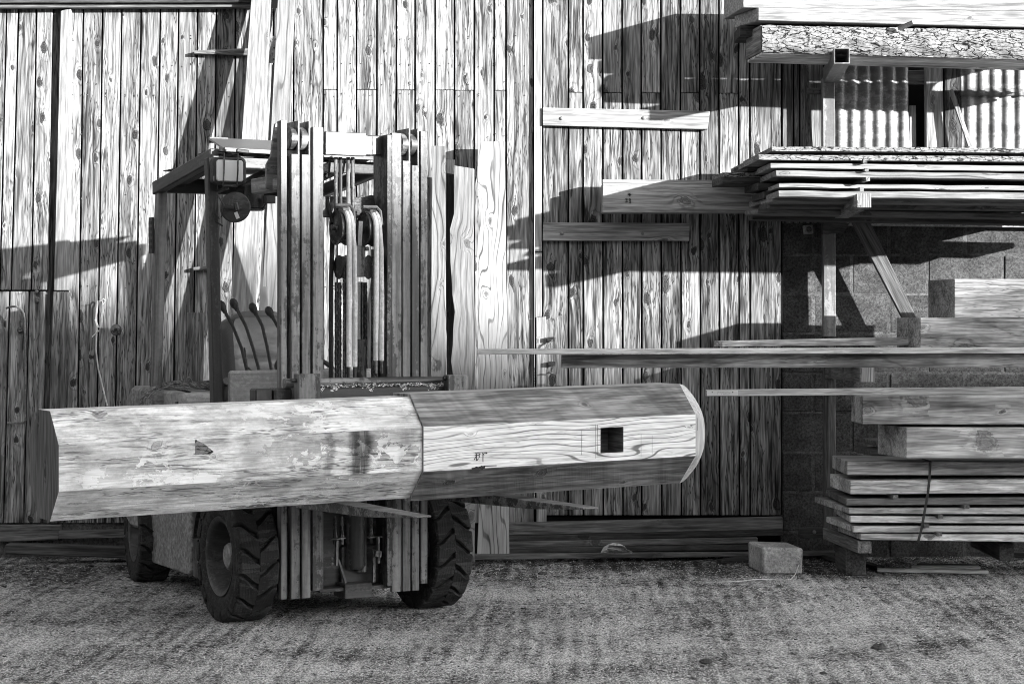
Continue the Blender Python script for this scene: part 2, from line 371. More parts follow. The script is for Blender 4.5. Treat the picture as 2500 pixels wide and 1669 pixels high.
# ------------------------------------------------------------------ ground
me = bpy.data.meshes.new('ground')
def gz(x, y):
    return .006*noise.noise(Vector((x*1.2, y*1.2, 0)))+.003*noise.noise(Vector((x*9, y*1.2, 3)))+.0015*math.sin((x-.03*y)*2*PI/.078+2*noise.noise(Vector((x*2, y*2, 9))))*max(0, .4+noise.noise(Vector((x*1.3, y*1.3, 5))))
vs = []; fs = []
xs = [-60, -20, -8]+[-4+.0188*i for i in range(426)]+[8, 20, 60]; ys = [-60, -20, 0, 5]+[7+.05*i for i in range(115)]+[14, 30, 60]
for y in ys:
    for x in xs: vs.append((x, y, gz(x, y) if (-4 <= x <= 4 and 7 <= y <= 12.7) else 0))
nx = len(xs)
for j in range(len(ys)-1):
    for i in range(nx-1): fs.append((j*nx+i, j*nx+i+1, (j+1)*nx+i+1, (j+1)*nx+i))
me.from_pydata(vs, [], fs); me.materials.append(M['ground'])
me.polygons.foreach_set('use_smooth', [True]*len(me.polygons))
go = bpy.data.objects.new('ground', me); C.objects.link(go); tag(go, 'rough concrete yard surface with brushed ridges and scattered sawdust', None, None, 'structure')
# wood shavings and grit scattered over the yard (nobody could count them)
mb = MB()
for i in range(15000):
    y = 8 + 4.0*R.random()**1.3; x = R.uniform(-1, 1)*y*.27
    L = R.uniform(.003, .010)*(1.6 if R.random() < .05 else 1); a = R.uniform(0, PI); z = gz(x, y)+.002
    d = Vector((math.cos(a), math.sin(a), R.uniform(-.1, .4)))*L; e = Vector((-math.sin(a), math.cos(a), 0))*L*R.uniform(.15, .4)
    p = Vector((x, y, z)); mb.add([p, p+d, p+d+e+Vector((0, 0, .002)), p+e], [(0, 1, 2, 3)])
mb.build('wood_shavings', 'chip', kind='stuff', label='pale wood shavings and chips scattered across the concrete yard')
mb = MB()
for i in range(6500):
    x = R.gauss(-2.4, .8) if i < 450 else R.uniform(-.3, 3); y = 12-abs(R.gauss(0, .45))-(.45 if x < -1.4 else .1)
    if i > 900: y = R.uniform(8, 11.9); x = R.uniform(-1, 1)*y*.27
    if x < -3.4: continue
    r = R.uniform(.006, .02) if i < 900 else R.uniform(.003, .008); p = Vector((x, y, gz(x, y))); mb.add([p+Vector((r*R.uniform(-1.6, 1.6), r*R.uniform(-1, 1), R.uniform(0, r*.8))) for k in range(4)], [(0, 1, 2), (0, 2, 3), (0, 3, 1), (1, 3, 2)])
mb.build('leaf_litter', 'moss', kind='stuff', label='dark damp leaf litter and crumbs of dirt across the yard')

# ------------------------------------------------------------------ boarded wall
YW = 12.0
def boards(mb, lines, y0, y1, Y, th=.022, gap=4.0, joints=None, jit=.003):
    """lines: list of (x at y0, x at y1) photo columns; boards between consecutive lines"""
    for i in range(len(lines)-1):
        a0, a1 = lines[i]; b0, b1 = lines[i+1]; g = gap/2
        segs = [(y0, y1)]
        js = (joints or {}).get(i)
        if js:
            ys_ = [y0]+list(js)+[y1]; segs = [(ys_[k]+(.7 if k else 0), ys_[k+1]-(.7 if k < len(ys_)-2 else 0)) for k in range(len(ys_)-1)]
        for (s0, s1) in segs:
            f = lambda p, q, yy: p+(q-p)*(yy-y0)/(y1-y0)
            dy = R.uniform(-jit, jit)
            mb.slab([(f(a0, a1, s0)+g, s0, Y+dy), (f(b0, b1, s0)-g, s0, Y+dy), (f(b0, b1, s1)-g, s1, Y+dy), (f(a0, a1, s1)+g, s1, Y+dy)], (0, th, 0))
wall = thing('barn_wall', at(650, 1360, YW), 'weathered vertical board cladding of the barn, left of the boarded door', 'wall')
wl = Vector(wall.location)
def local(mb, o):
    for i, v in enumerate(mb.v): mb.v[i] = v-Vector(o.location)
    return mb
mb = MB()
# left part under the eave rail, from the trim post to the leaning planks
L1 = [(174.5, 158), (203, 186), (250, 233), (297, 277), (344, 326), (391, 372), (436, 419), (482, 467), (528, 515), (575, 562), (622, 612), (668, 660), (717, 712)]
boards(mb, L1, 20, 1276, YW)
L2 = [(717, 714), (789, 787), (823, 822), (870, 869), (920, 919), (967, 967), (1013, 1013), (1062, 1062), (1109, 1109), (1157.5, 1157), (1206, 1206), (1235, 1235), (1303, 1305)]
boards(mb, L2, -260, 1276, YW, joints={1: [219], 3: [219], 5: [220], 7: [220], 8: [221], 10: [221]})
local(mb, wall).build('cladding', 'clad', wall, bev=.0025)
mb = MB(); mb.bb(-6, at(1305, 0, YW).x, YW+.03, YW+.1, .0, 4.2); local(mb, wall).build('backing', 'void', wall)
mb = MB(); mb.slab([(-150, 9, 11.93), (617, 8, 11.93), (617, 17.5, 11.93), (-150, 19.5, 11.93)], (0, .07, 0)); local(mb, wall).build('eave_rail', 'mid', wall, bev=.003)
mb = MB()
for k in range(15): mb.slab([(-150+53*k, -260, 12), (-150+53*k+51, -260, 12), (-150+53*k+51, 4, 12), (-150+53*k, 4, 12)], (0, .02, 0))
local(mb, wall).build('upper_cladding', 'dark', wall)
mb = MB(); mb.slab([(-150, -12, 11.9), (616, -13, 11.9), (616, 6, 11.9), (-150, 7, 11.9)], (0, .1, 0)); local(mb, wall).build('eave_shadow_board', 'dark', wall)
mb = MB()
for i in range(230):
    px = R.choice([188, 225, 270, 318, 365, 410, 455, 500, 548, 750, 805, 845, 895, 943, 990, 1038, 1085, 1133, 1180, 1220, 1270])+R.choice([-11, 11]); 
    py = R.choice([92, 158, 205, 232, 330, 480, 640, 700, 870])+R.uniform(-5, 5); 
    p = at(px, py, YW-.0045); mb.lathe([(.0036, 0), (.003, -.001)], p, (0, 1, 0), 8)
local(mb, wall).build('nail_heads', 'steel', wall, kind='stuff')

# ------- left stable door: trim post, upper and lower leaf
mb = MB(); mb.slab([(147.5, 27, 11.955), (173, 20, 11.955), (168, 709, 11.955), (131, 709, 11.955)], (0, .06, 0)); 
mb.build('door_post', 'pale', bev=.004, label='bright sawn post closing the stable door, upper half above the cut line', cat='post', group='stable door posts')
mb = MB(); mb.slab([(132, 10, 12.012), (150, 10, 12.012), (130, 1276, 12.012), (102, 1276, 12.012)], (0, .03, 0)); mb.build('door_jamb', 'grey', label='recessed board in the dark gap between the stable door and its bright post', cat='jamb')
mb = MB(); mb.slab([(129, 712, 11.955), (166, 712, 11.955), (150, 1277, 11.955), (112, 1277, 11.955)], (0, .06, 0))
mb.build('door_post', 'grey', bev=.004, label='weathered post beside the lower stable door leaf, below the cut line', cat='post', group='stable door posts')
up = thing('stable_door', at(60, 709, YW), 'upper leaf of the stable door at the far left, sunlit weathered boards', 'door', 'stable door leaves')
LU = [(-52, -70), (-3, -22), (16, -1), (45, 27), (89, 76), (130, 119)]
LUL = [(-52, -66), (-22, -40), (28, 5), (72, 62), (119, 99), ]
mb = MB(); boards(mb, LU, 22, 707.5, YW); local(mb, up).build('boards', 'clad', up, bev=.0025)
lo = thing('stable_door', at(60, 1275, YW), 'lower leaf of the stable door at the far left, dark and damp at the foot', 'door', 'stable door leaves')
mb = MB(); boards(mb, [(-66, -80), (-19, -34), (23.5, 8), (71, 57), (117, 100)], 711, 1276, YW); local(mb, lo).build('boards', 'clad', lo, bev=.0025)
mb = MB()
for (a, b, c) in ((712, 90, 5), (729, 91, 6), (734, 91, 5)): mb.lathe([(c/410, 0), (c/410*.8, -.012), (.001, -.016)], at(b, a, YW-.003), (0, 1, 0), 12)
local(mb, lo).build('bolt_head', 'galv', lo, smooth=True)
mb = MB(); mb.slab([(-10, 1282, 11.95), (148, 1280, 11.95), (143, 1318, 11.95), (-10, 1322, 11.95)], (0, .05, 0)); mb.build('bottom_rail', 'mid', bev=.004, label='wide knotty dark board fixed below the lower stable door leaf', cat='board')
mb = MB(); mb.slab([(143, 1295, 11.93), (345, 1291, 11.93), (345, 1311, 11.93), (143, 1314.5, 11.93)], (0, .04, 0)); mb.build('skirting_board', 'mid', bev=.003, label='paler board butting the dark bottom board, left of the rear tyre', cat='board')
mb = MB(); mb.slab([(12, 1328, 11.6), (420, 1340, 11.8), (420, 1366, 11.8), (12, 1352, 11.6)], (0, .12, 0)); mb.build('ground_beam', 'dark', bev=.006, label='long dark timber lying on the ground behind the rear tyre', cat='timber')
mb = MB(); mb.bb(-3.9, -1.2, 12.02, 12.1, 0, .32); mb.build('plinth_wall', 'mortar', label='rough low plinth under the barn cladding at the left', cat='plinth')
# pipe handle on the lower leaf
hd = thing('door_rod', at(55, 1030, YW), 'long pale bent metal rod hanging on the lower stable door leaf', 'rod')
mb = MB(); mb.tube([at(16, 752, 11.96), at(28, 748, 11.9), at(40, 748, 11.88), at(52, 755, 11.88), at(58, 765, 11.88), at(61, 790, 11.89), at(62, 1026, 11.93), at(58, 1032, 11.95), at(18, 1032, 11.97)], .0065, 8); local(mb, hd).build('rod', 'galv', hd, smooth=True)
mb = MB(); mb.slab([(44, 756, 11.95), (54, 756, 11.95), (55, 818, 11.95), (45, 818, 11.95)], (0, .03, 0)); mb.lathe([(.02, 0), (.02, -.03), (.008, -.05)], at(53, 806, 11.94), (0, 1, 0), 12); local(mb, hd).build('catch', 'steel', hd)
# knob and cord
mb = MB(); mb.lathe([(.012, .05), (.014, -.03), (.03, -.035), (.034, -.05), (.03, -.062), (.012, -.066), (.010, -.056)], at(287, 805, YW-.02), (0, 1, 0), 20); local(mb, wall).build('wall_knob', 'steel', wall, smooth=True)
mb = MB()
P = lambda l, Y=11.95: [at(x, y, Y-.01*math.sin(i)) for i, (x, y) in enumerate(l)]
mb.tube(P([(262, 990), (252, 950), (240, 900), (234, 852), (237, 800), (235, 770), (240, 738), (252, 729), (258, 733), (250, 745), (246, 790)]), .0045, 6)
mb.tube(P([(246, 800), (252, 760), (250, 735), (238, 735), (233, 780), (240, 797)], 11.94), .004, 6)
mb.tube(P([(225, 822), (242, 806)], 11.94), .0035, 6); mb.tube(P([(232, 780), (238, 800), (242, 797)], 11.93), .004, 6)
mb.build('cord', 'cord', smooth=True, label='pale cord looped over a nail and trailing down the cladding', cat='cord')
# small bracket board in the plank shadow
mb = MB(); mb.slab([(473, 124, 11.95), (618, 117, 11.95), (618, 136, 11.95), (473, 131, 11.95)], (0, .05, 0)); mb.build('wall_batten', 'grey', bev=.003, label='short dark batten nailed flat beside the tall leaning planks', cat='batten')
mb = MB(); mb.slab([(471, 652, 11.95), (520, 648, 11.95), (520, 658, 11.95), (471, 660, 11.95)], (0, .05, 0)); mb.build('wall_batten', 'grey', bev=.003, label='small grey batten on the cladding seen under the forklift roof', cat='batten')

# ------------------------------------------------------------------ boarded door and right wall
door = thing('barn_door', at(1600, 1258, YW), 'large boarded door of weathered vertical boards, right of the leaning planks', 'door')
LD = [(1310, 1313), (1324, 1324), (1387.5, 1387), (1423, 1424), (1470.5, 1473), (1518, 1521), (1565, 1567), (1612.5, 1616), (1660, 1664), (1707, 1711), (1754.5, 1757), (1801.5, 1806), (1830, 1832), (1908, 1909)]
mb = MB(); boards(mb, LD, -260, 1257, YW-.005, joints={2: [226], 4: [227], 6: [227], 8: [227], 10: [228]})
mb2 = MB()
local(mb, door).build('boards', 'door', door, bev=.0025)
mb = MB(); mb.bb(at(1306, 0, YW).x, at(1912, 0, YW).x, YW+.03, YW+.08, .25, 4.0); local(mb, door).build('backing', 'void', door)
for j, (pts, n) in enumerate(([((1325, 263), (1733, 271.5), (1728, 316), (1325, 306)), 0], [((1326, 543), (1683, 544.5), (1683, 588), (1325, 587.5)), 1])):
    mb = MB(); mb.slab([(x, y, 11.955) for x, y in pts[:4]] if False else [(x, y, 11.955) for x, y in pts], (0, .035, 0)); b = local(mb, door).build('batten', 'batten' if n else 'pale', door, bev=.002, label=['pale upper batten with rough right end', 'knotty lower batten in the shadow edge'][n])
    for (x, y) in (((1371, 289), (1572, 288)) if n == 0 else ((1372, 570), (1569, 570))):
        mb = MB(); mb.lathe([(.011, 0), (.010, -.006), (.005, -.009), (.0005, -.01)], at(x, y, 11.955), (0, 1, 0), 14); local(mb, door)
        for i in range(len(mb.v)): mb.v[i] = mb.v[i]
        mb.build('bolt_head', 'galv', b, smooth=True)
mb = MB(); mb.slab([(1306, -260, 11.97), (1323, -260, 11.97), (1323, 614, 11.97), (1306, 614, 11.97)], (0, .028, 0)); mb.slab([(1306, 616, 11.97), (1323, 616, 11.97), (1323, 772, 11.97), (1307, 775, 11.97)], (0, .028, 0)); local(mb, door).build('edge_strip', 'pale', door, bev=.002)
mb = MB(); mb.slab([(1309, 775, 11.965), (1333, 773, 11.965), (1334, 1274, 11.965), (1310, 1274, 11.965)], (0, .03, 0)); mb.build('door_stop', 'batten', bev=.002, label='narrow clean vertical strip at the left edge of the big door', cat='strip')
# latch
la = thing('door_latch', at(1345, 880, YW), 'rusty sliding latch at the left edge of the big door', 'latch')
mb = MB()
mb.slab([(1336, 823, 11.93), (1354, 822, 11.93), (1354, 833, 11.93), (1336, 833, 11.93)], (0, .05, 0)); local(mb, la).build('keeper', 'steel', la, bev=.002)
mb = MB(); mb.slab([(1338, 883, 11.93), (1356, 882, 11.93), (1356, 893, 11.93), (1338, 893, 11.93)], (0, .05, 0)); local(mb, la).build('keeper', 'steel', la, bev=.002)
mb = MB(); mb.tube([at(1346, 826, 11.95), at(1347, 890, 11.95)], .006, 8); mb.tube([at(1345, 834, 11.94), at(1337, 840, 11.93), at(1333, 850, 11.93)], .006, 8); mb.tube([at(1333, 911, 11.93), at(1342, 909, 11.93), at(1350, 912, 11.94)], .005, 8); local(mb, la).build('bolt', 'steel', la, smooth=True)
# plinth boards below the door: separate stacked timbers
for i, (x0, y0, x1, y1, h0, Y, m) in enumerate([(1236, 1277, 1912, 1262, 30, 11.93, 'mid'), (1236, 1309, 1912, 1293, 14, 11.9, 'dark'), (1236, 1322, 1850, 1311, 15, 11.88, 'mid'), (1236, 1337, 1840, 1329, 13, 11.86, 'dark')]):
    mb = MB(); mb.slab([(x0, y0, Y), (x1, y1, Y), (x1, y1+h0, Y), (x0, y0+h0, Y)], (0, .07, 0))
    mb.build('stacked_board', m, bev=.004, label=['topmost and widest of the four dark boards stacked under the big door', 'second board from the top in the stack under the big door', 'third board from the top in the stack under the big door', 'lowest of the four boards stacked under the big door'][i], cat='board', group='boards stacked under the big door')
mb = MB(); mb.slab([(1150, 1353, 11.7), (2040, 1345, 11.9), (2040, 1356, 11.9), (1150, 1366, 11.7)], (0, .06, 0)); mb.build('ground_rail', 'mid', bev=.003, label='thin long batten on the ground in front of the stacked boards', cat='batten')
mb = MB(); mb.bb(at(1300, 0, YW).x, at(1912, 0, YW).x, 12.04, 12.1, 0, .3); mb.build('recess_blackout', 'void', label='black panel painting the dark recess behind the boards under the big door', cat='blackout')  # black panel stands in for the shade behind the stacked boards
# crumpled clear plastic
mb = MB(); vs = []; fs = []
for j in range(6):
    for i in range(9):
        u = i/8; v = j/5; px = 1468+74*u; py = 1348-(24*math.sin(PI*u**.8)*v); vs.append(at(px+R.uniform(-3, 3), py+R.uniform(-2, 2), 11.72-.06*v+R.uniform(-.02, .02)))
for j in range(5):
    for i in range(8): fs.append((j*9+i, j*9+i+1, j*9+i+10, j*9+i+9))
mb.add(vs, fs); o = mb.build('plastic_scrap', 'plast', label='crumpled scrap of clear plastic on the ground batten', cat='plastic scrap')
sm = o.modifiers.new('thick', 'SOLIDIFY'); sm.thickness = .001

# boards to the right of the door above the rack shelf (wall corner)
mb = MB(); boards(mb, [(1909, 1909), (1938, 1938), (1953, 1953), (2012, 2012)], 60, 545, YW+.01, jit=.012); mb.slab([(1966, 160, 11.985), (1974, 160, 11.985), (1994, 540, 11.985), (1968, 540, 11.985)], (0, .02, 0)); mb.build('corner_boards', 'grey', bev=.003, label='dark uneven boards between the big door and the corrugated sheet', cat='boards')
# block wall
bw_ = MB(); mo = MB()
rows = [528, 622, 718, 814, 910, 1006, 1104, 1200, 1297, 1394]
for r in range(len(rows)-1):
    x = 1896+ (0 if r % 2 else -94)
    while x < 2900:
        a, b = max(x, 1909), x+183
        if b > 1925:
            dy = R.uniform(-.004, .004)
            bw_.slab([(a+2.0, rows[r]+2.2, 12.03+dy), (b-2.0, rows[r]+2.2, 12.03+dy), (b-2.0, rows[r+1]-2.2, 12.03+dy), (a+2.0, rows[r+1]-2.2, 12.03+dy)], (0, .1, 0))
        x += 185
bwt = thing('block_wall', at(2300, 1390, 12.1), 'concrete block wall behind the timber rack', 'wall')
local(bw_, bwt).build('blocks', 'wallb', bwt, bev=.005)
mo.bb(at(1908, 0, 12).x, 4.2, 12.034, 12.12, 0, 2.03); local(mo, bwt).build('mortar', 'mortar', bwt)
mb = MB(); mb.bb(at(1900, 0, 12).x, 4.2, 12.3, 12.35, 1.9, 4.2); mb.bb(at(1912, 0, 12).x, at(2030, 0, 12).x, 12.1, 12.12, 1.9, 4.2); mb.build('dark_interior', 'void', label='black panels painting the dark space inside the shed behind the torn sheet', cat='interior')  # near-black panels paint the darkness of the unlit shed
mb = MB(); mb.slab([(2060, 540, 11.97), (2600, 545, 11.97), (2600, 556, 11.97), (2060, 550, 11.97)], (0, .12, 0)); mb.build('wall_ledge', 'block', label='thin concrete ledge along the top of the block wall', cat='ledge')
# corrugated sheets
def corr(pts_l, pts_r, y0, y1, Y, ph=0, rows_=14, lip=None):
    mb = MB(); vs = []; fs = []; n = 96
    for j in range(rows_+1):
        v = j/rows_; py = y0+(y1-y0)*v; xl = pts_l(v); xr = pts_r(v)
        for i in range(n+1):
            px = xl+(xr-xl)*i/n; yy = Y+.009*math.cos((px-ph)/31*2*PI)+.004*noise.noise(Vector((px*.01, py*.01, ph)))
            vs.append(at(px, py, yy))
    for j in range(rows_):
        for i in range(n): fs.append((j*(n+1)+i, j*(n+1)+i+1, (j+1)*(n+1)+i+1, (j+1)*(n+1)+i))
    mb.add(vs, fs); return mb
mb = corr(lambda v: 2030, lambda v: 2217+(0 if v < .35 else 22*(v-.35)), 130, 545, 12.0, 2036); o = mb.build('corrugated_sheet', 'sheet', smooth=True, label='translucent corrugated sheet right of the rack post, torn right edge', cat='sheet', group='corrugated sheets'); 
o.modifiers.new('thick', 'SOLIDIFY').thickness = .002
mb = corr(lambda v: 2345, lambda v: 2700, 130, 234, 11.985, 2351, 4); o = mb.build('corrugated_sheet', 'sheet', smooth=True, label='upper corrugated sheet at the right edge, overlapping the one below', cat='sheet', group='corrugated sheets'); o.modifiers.new('thick', 'SOLIDIFY').thickness = .002
mb = corr(lambda v: 2347, lambda v: 2700, 226, 545, 12.005, 2351); o = mb.build('corrugated_sheet', 'sheet', smooth=True, label='lower corrugated sheet at the right edge with streaks of grime', cat='sheet', group='corrugated sheets'); o.modifiers.new('thick', 'SOLIDIFY').thickness = .002
mb = MB(); mb.slab([(2260, 130, 12.0), (2302, 130, 12.0), (2306, 545, 12.0), (2263, 545, 12.0)], (0, .06, 0)); mb.build('shed_post', 'batten', bev=.003, label='pale wide board immediately right of the torn sheet opening', cat='board', group='boards between the sheets')
mb = MB(); mb.slab([(2306, 130, 11.99), (2344, 130, 11.99), (2347, 545, 11.99), (2309, 545, 11.99)], (0, .06, 0)); mb.build('shed_post', 'grey', bev=.003, label='greyer board left of the streaky corrugated sheet', cat='board', group='boards between the sheets')
mb = MB(); mb.slab([(2216, 172, 12.05), (2262, 172, 12.05), (2262, 206, 12.05), (2216, 206, 12.05)], (0, .04, 0)); mb.build('cross_rail', 'batten', bev=.003, label='short rail crossing the top of the dark opening', cat='rail')
mb = MB(); mb.slab([(2221, 258, 12.06), (2236, 258, 12.06), (2238, 545, 12.06), (2222, 545, 12.06)], (0, .02, 0)); mb.build('offcut_board', 'pale', label='pale upright offcut standing inside the dark opening', cat='board')
mb = MB(); mb.slab([(2317, 220, 11.93), (2327, 218, 11.93), (2376, 358, 11.88), (2364, 358, 11.88)], (0, .02, 0)); mb.build('leaning_lath', 'fresh', bev=.002, label='thin lath leaning in front of the grey board and streaky sheet', cat='lath')
mb = MB(); mb.slab([(1971, 216, 11.96), (2006, 216, 11.96), (2006, 229, 11.96), (1971, 229, 11.96)], (0, .04, 0)); mb.build('wall_bracket', 'steel', bev=.002, label='small dark bracket left of the rack post near the top', cat='bracket')
o1 = MB(); o1.slab([(1963, 550, 11.93), (1984, 549, 11.93), (1986, 570, 11.93), (1966, 571, 11.93)], (0, .07, 0)); ll = thing('conduit_box', at(1975, 571, 11.96), 'small square box on the block wall left of the rack post', 'box'); local(o1, ll).build('box', 'block', ll, bev=.003)
o1 = MB(); o1.lathe([(.018, 0), (.016, -.008), (.008, -.010), (.006, -.004)], at(1975, 560, 11.93), (0, 1, 0), 16); local(o1, ll).build('cap', 'steel', ll)

# ------------------------------------------------------------------ leaning planks
def plank(name, quad, back, mat, label, cat='plank', wav=0, bark=False, n=1, group='planks leaning on the cladding'):
    """quad tl,tr,br,bl as (px,py,Y); subdivided along the length with a wavy live edge"""
    mb = MB(); tl, tr, br, bl = [at(*q) for q in quad]; b = Vector(back); n = 24 if wav else 1
    vs = []; wc = []; sx = R.uniform(0, 99)
    L = (bl-tl).length; W = (tr-tl).length
    for i in range(n+1):
        t = i/n; l = tl.lerp(bl, t); r = tr.lerp(br, t); d = (r-l).normalized()
        if wav: l = l+d*wav*noise.noise(Vector((t*L*2.6, sx, 0)))*1.2+d*wav*.5*noise.noise(Vector((t*L*9, sx, 5))); r = r+d*wav*.35*noise.noise(Vector((t*L*3.2, sx, 9)))
        for p, u in ((l, 0), (r, 1)):
            for q, z in ((p, 0), (p+b, 1)): vs.append(q); wc.append((t*L, u*W, z*b.length))
    fs = []
    for i in range(n):
        a = i*4; c = a+4
        fs += [(a, c, c+2, a+2), (a+1, a+3, c+3, c+1), (a, a+1, c+1, c), (a+2, c+2, c+3, a+3)]
    fs += [(0, 2, 3, 1), (n*4, n*4+1, n*4+3, n*4+2)]
    mb.add(vs, fs, wc); return mb.build(name, mat, bev=.002, label=label, cat=cat, group=group)
plank('leaning_plank', [(617, -60, 11.86), (663, -60, 11.86), (590, 1372, 11.15), (520, 1372, 11.15)], (0, .05, 0), 'pale', 'tallest pale sawn plank leaning at the left, next to the dark batten')
plank('leaning_plank', [(664, 158, 11.84), (671, 158, 11.84), (640, 1372, 11.3), (600, 1372, 11.3)], (0, .04, 0), 'mid', 'narrow greyish strip leaning between the two tall pale planks')
plank('leaning_plank', [(681, -60, 11.88), (720, -60, 11.88), (668, 1372, 11.35), (606, 1372, 11.35)], (0, .05, 0), 'fresh', 'tall pale knotty plank leaning just left of the mast')
plank('leaning_plank', [(1054, 356, 11.8), (1087, 356, 11.8), (1090, 1372, 11.5), (1050, 1372, 11.5)], (0, .04, 0), 'fresh', 'narrow pale board leaning right behind the right mast channels')
plank('leaning_plank', [(1108, 404, 11.8), (1158, 412, 11.8), (1160, 1372, 11.45), (1098, 1372, 11.45)], (0, .05, 0), 'fresh', 'live-edge slab with rounded top leaning left of the wide figured plank', wav=.03)
plank('leaning_plank', [(1167, 346, 11.85), (1233, 345, 11.85), (1243, 1351, 11.45), (1167, 1352, 11.45)], (0, .05, 0), 'larch', 'wide pale plank with bold cathedral grain leaning beside the big door', wav=.012)
mb = MB(); mb.slab([(1090, 390, 11.93), (1110, 390, 11.93), (1112, 1372, 11.9), (1092, 1372, 11.9)], (0, .03, 0)); mb.build('gap_shade_strip', 'dark', label='dark strip painting the shade in the gap between the leaning slabs', cat='strip')  # dark strip set in the open gap to paint its shade
plank('leaning_plank', [(456, 763, 11.4), (498, 763, 11.4), (480, 1372, 11.1), (430, 1372, 11.1)], (0, .045, 0), 'grey', 'short rough grey board leaning behind the forklift body')
h = thing('strap_hinge', at(668, 153, 11.85), 'perforated rusty metal bracket between the two tall leaning planks', 'hinge')
mb = MB(); mb.slab([(661, 92, 11.84), (672, 86, 11.84), (671, 154, 11.84), (656, 154, 11.84)], (0, .01, 0)); local(mb, h).build('plate', 'galv', h)
for x, y in ((663, 101), (669, 117), (665, 131), (668, 145), (674, 96)): mb = MB(); mb.lathe([(.006, 0), (.005, -.006), (.001, -.008)], at(x, y, 11.84), (0, 1, 0), 10); local(mb, h).build('rivet', 'steel', h)

# ------------------------------------------------------------------ timber rack (right)
PX0, PX1 = 2009, 2040
rack = thing('timber_rack', at(2024, 1385, 11.9), 'galvanised and timber rack post with arms carrying the stored timber', 'rack')
def R_(mb, nm, mat, **k): return local(mb, rack).build(nm, mat, rack, **k)
mb = MB(); mb.slab([(2008, 190, 11.86), (2038, 190, 11.86), (2041, 822, 11.86), (2011, 822, 11.86)], (0, .07, 0)); R_(mb, 'post', 'galv', bev=.004)
mb = MB(); mb.slab([(2013, 822, 11.88), (2040, 822, 11.88), (2042, 1330, 11.88), (2014, 1330, 11.88)], (0, .07, 0)); R_(mb, 'lower_post', 'mid', bev=.004)
# hollow steel arm
def holl(mb, p, q, w_, t):
    p = Vector(p); q = Vector(q); d = (q-p).normalized(); sx = d.cross(Vector((0, 0, 1))).normalized(); u = sx.cross(d)
    o = []; h_ = w_/2; i_ = h_-t
    for c_ in (p, q):
        for k in (h_, i_):
            for a, b in ((-1, 1), (1, 1), (1, -1), (-1, -1)): o.append(c_+sx*a*k+u*b*k)
    fs = []
    for k in range(4):
        k2 = (k+1) % 4
        fs += [(k, k2, 8+k2, 8+k), (4+k2, 4+k, 12+k, 12+k2), (k2, k, 4+k, 4+k2), (8+k, 8+k2, 12+k2, 12+k)]
    mb.add(o, fs, [(v.dot(d), v.dot(sx), v.dot(u)) for v in o])
mb = MB(); holl(mb, at(2027, 187, 11.9), at(2055.5, 136.5, 11.2), .088, .006); R_(mb, 'arm', 'galv')
mb = MB(); mb.bar(at(2028, 530, 11.92), at(2110, 489.5, 10.73), .075, .075); R_(mb, 'arm', 'sawnlit', bev=.002)
mb = MB(); mb.bar(at(2110, 489.5, 10.7301), at(2110, 489.5, 10.725), .074, .074); R_(mb, 'arm_end', 'endg')
mb = MB(); mb.bar(at(2028, 907, 11.92), at(2117, 914.5, 10.7), .077, .077); R_(mb, 'arm', 'mid', bev=.002)
mb = MB(); mb.bar(at(2117, 914.5, 10.7001), at(2117, 914.5, 10.695), .076, .076); R_(mb, 'arm_end', 'endg')
mb = MB(); mb.slab([(2072, 525, 11.8), (2116, 525, 11.8), (2246, 792, 11.8), (2216, 800, 11.8)], (0, .045, 0)); R_(mb, 'brace', 'mid', bev=.003)
mb = MB(); mb.slab([(2009, 535, 11.8), (2074, 545, 11.75), (2060, 568, 11.75), (2009, 572, 11.8)], (0, .05, 0)); R_(mb, 'gusset', 'dark', bev=.003)
mb = MB(); mb.slab([(1953, 1290, 11.75), (2010, 1287, 11.75), (2010, 1312, 11.75), (1953, 1314, 11.75)], (0, .07, 0)); R_(mb, 'foot_plate', 'dark', bev=.003)
mb = MB(); mb.lathe([(.012, 0), (.01, -.01), (.002, -.012)], at(1988, 1298, 11.75), (0, 1, 0), 8); R_(mb, 'foot_bolt', 'galv')

def timber(px0, px1, y0a, y0b, ta, tb, Y, depth, mat, label, group, cat='timber', name='sawn_timber', dx=0, bev=.003, yb=None, back=None):
    """front face from px0..px1; top y at left y0a / right y0b; thickness px ta/tb; end skewed by dx metres at the back"""
    mb = MB(); Yb = Y if yb is None else yb
    mb.slab([(px0, y0a, Y), (px1, y0b, Yb), (px1, y0b+tb, Yb), (px0, y0a+ta, Y)], back or (dx, depth, 0))
    return mb.build(name, mat, bev=bev, label=label, cat=cat, group=group)
RX = 2720
g = 'heavy slabs on the top rack arm'
timber(1814, RX, -38, -30, 56.5, 59.5, 11.34, .45, 'pale', 'bright sawn slab at the very top right, upper of the two pale slabs', g, dx=-.06)
timber(1851, RX, 19, 30, 31, 42, 11.32, .3, 'pale', 'pale clean slab with dark end lying directly on the bark slab', g, dx=-.1)
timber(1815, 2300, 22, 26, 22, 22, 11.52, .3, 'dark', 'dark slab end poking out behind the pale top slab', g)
timber(1806, 2300, 62, 66, 26, 26, 11.5, .3, 'dark', 'dark splintered board end behind the left end of the bark slab', g)
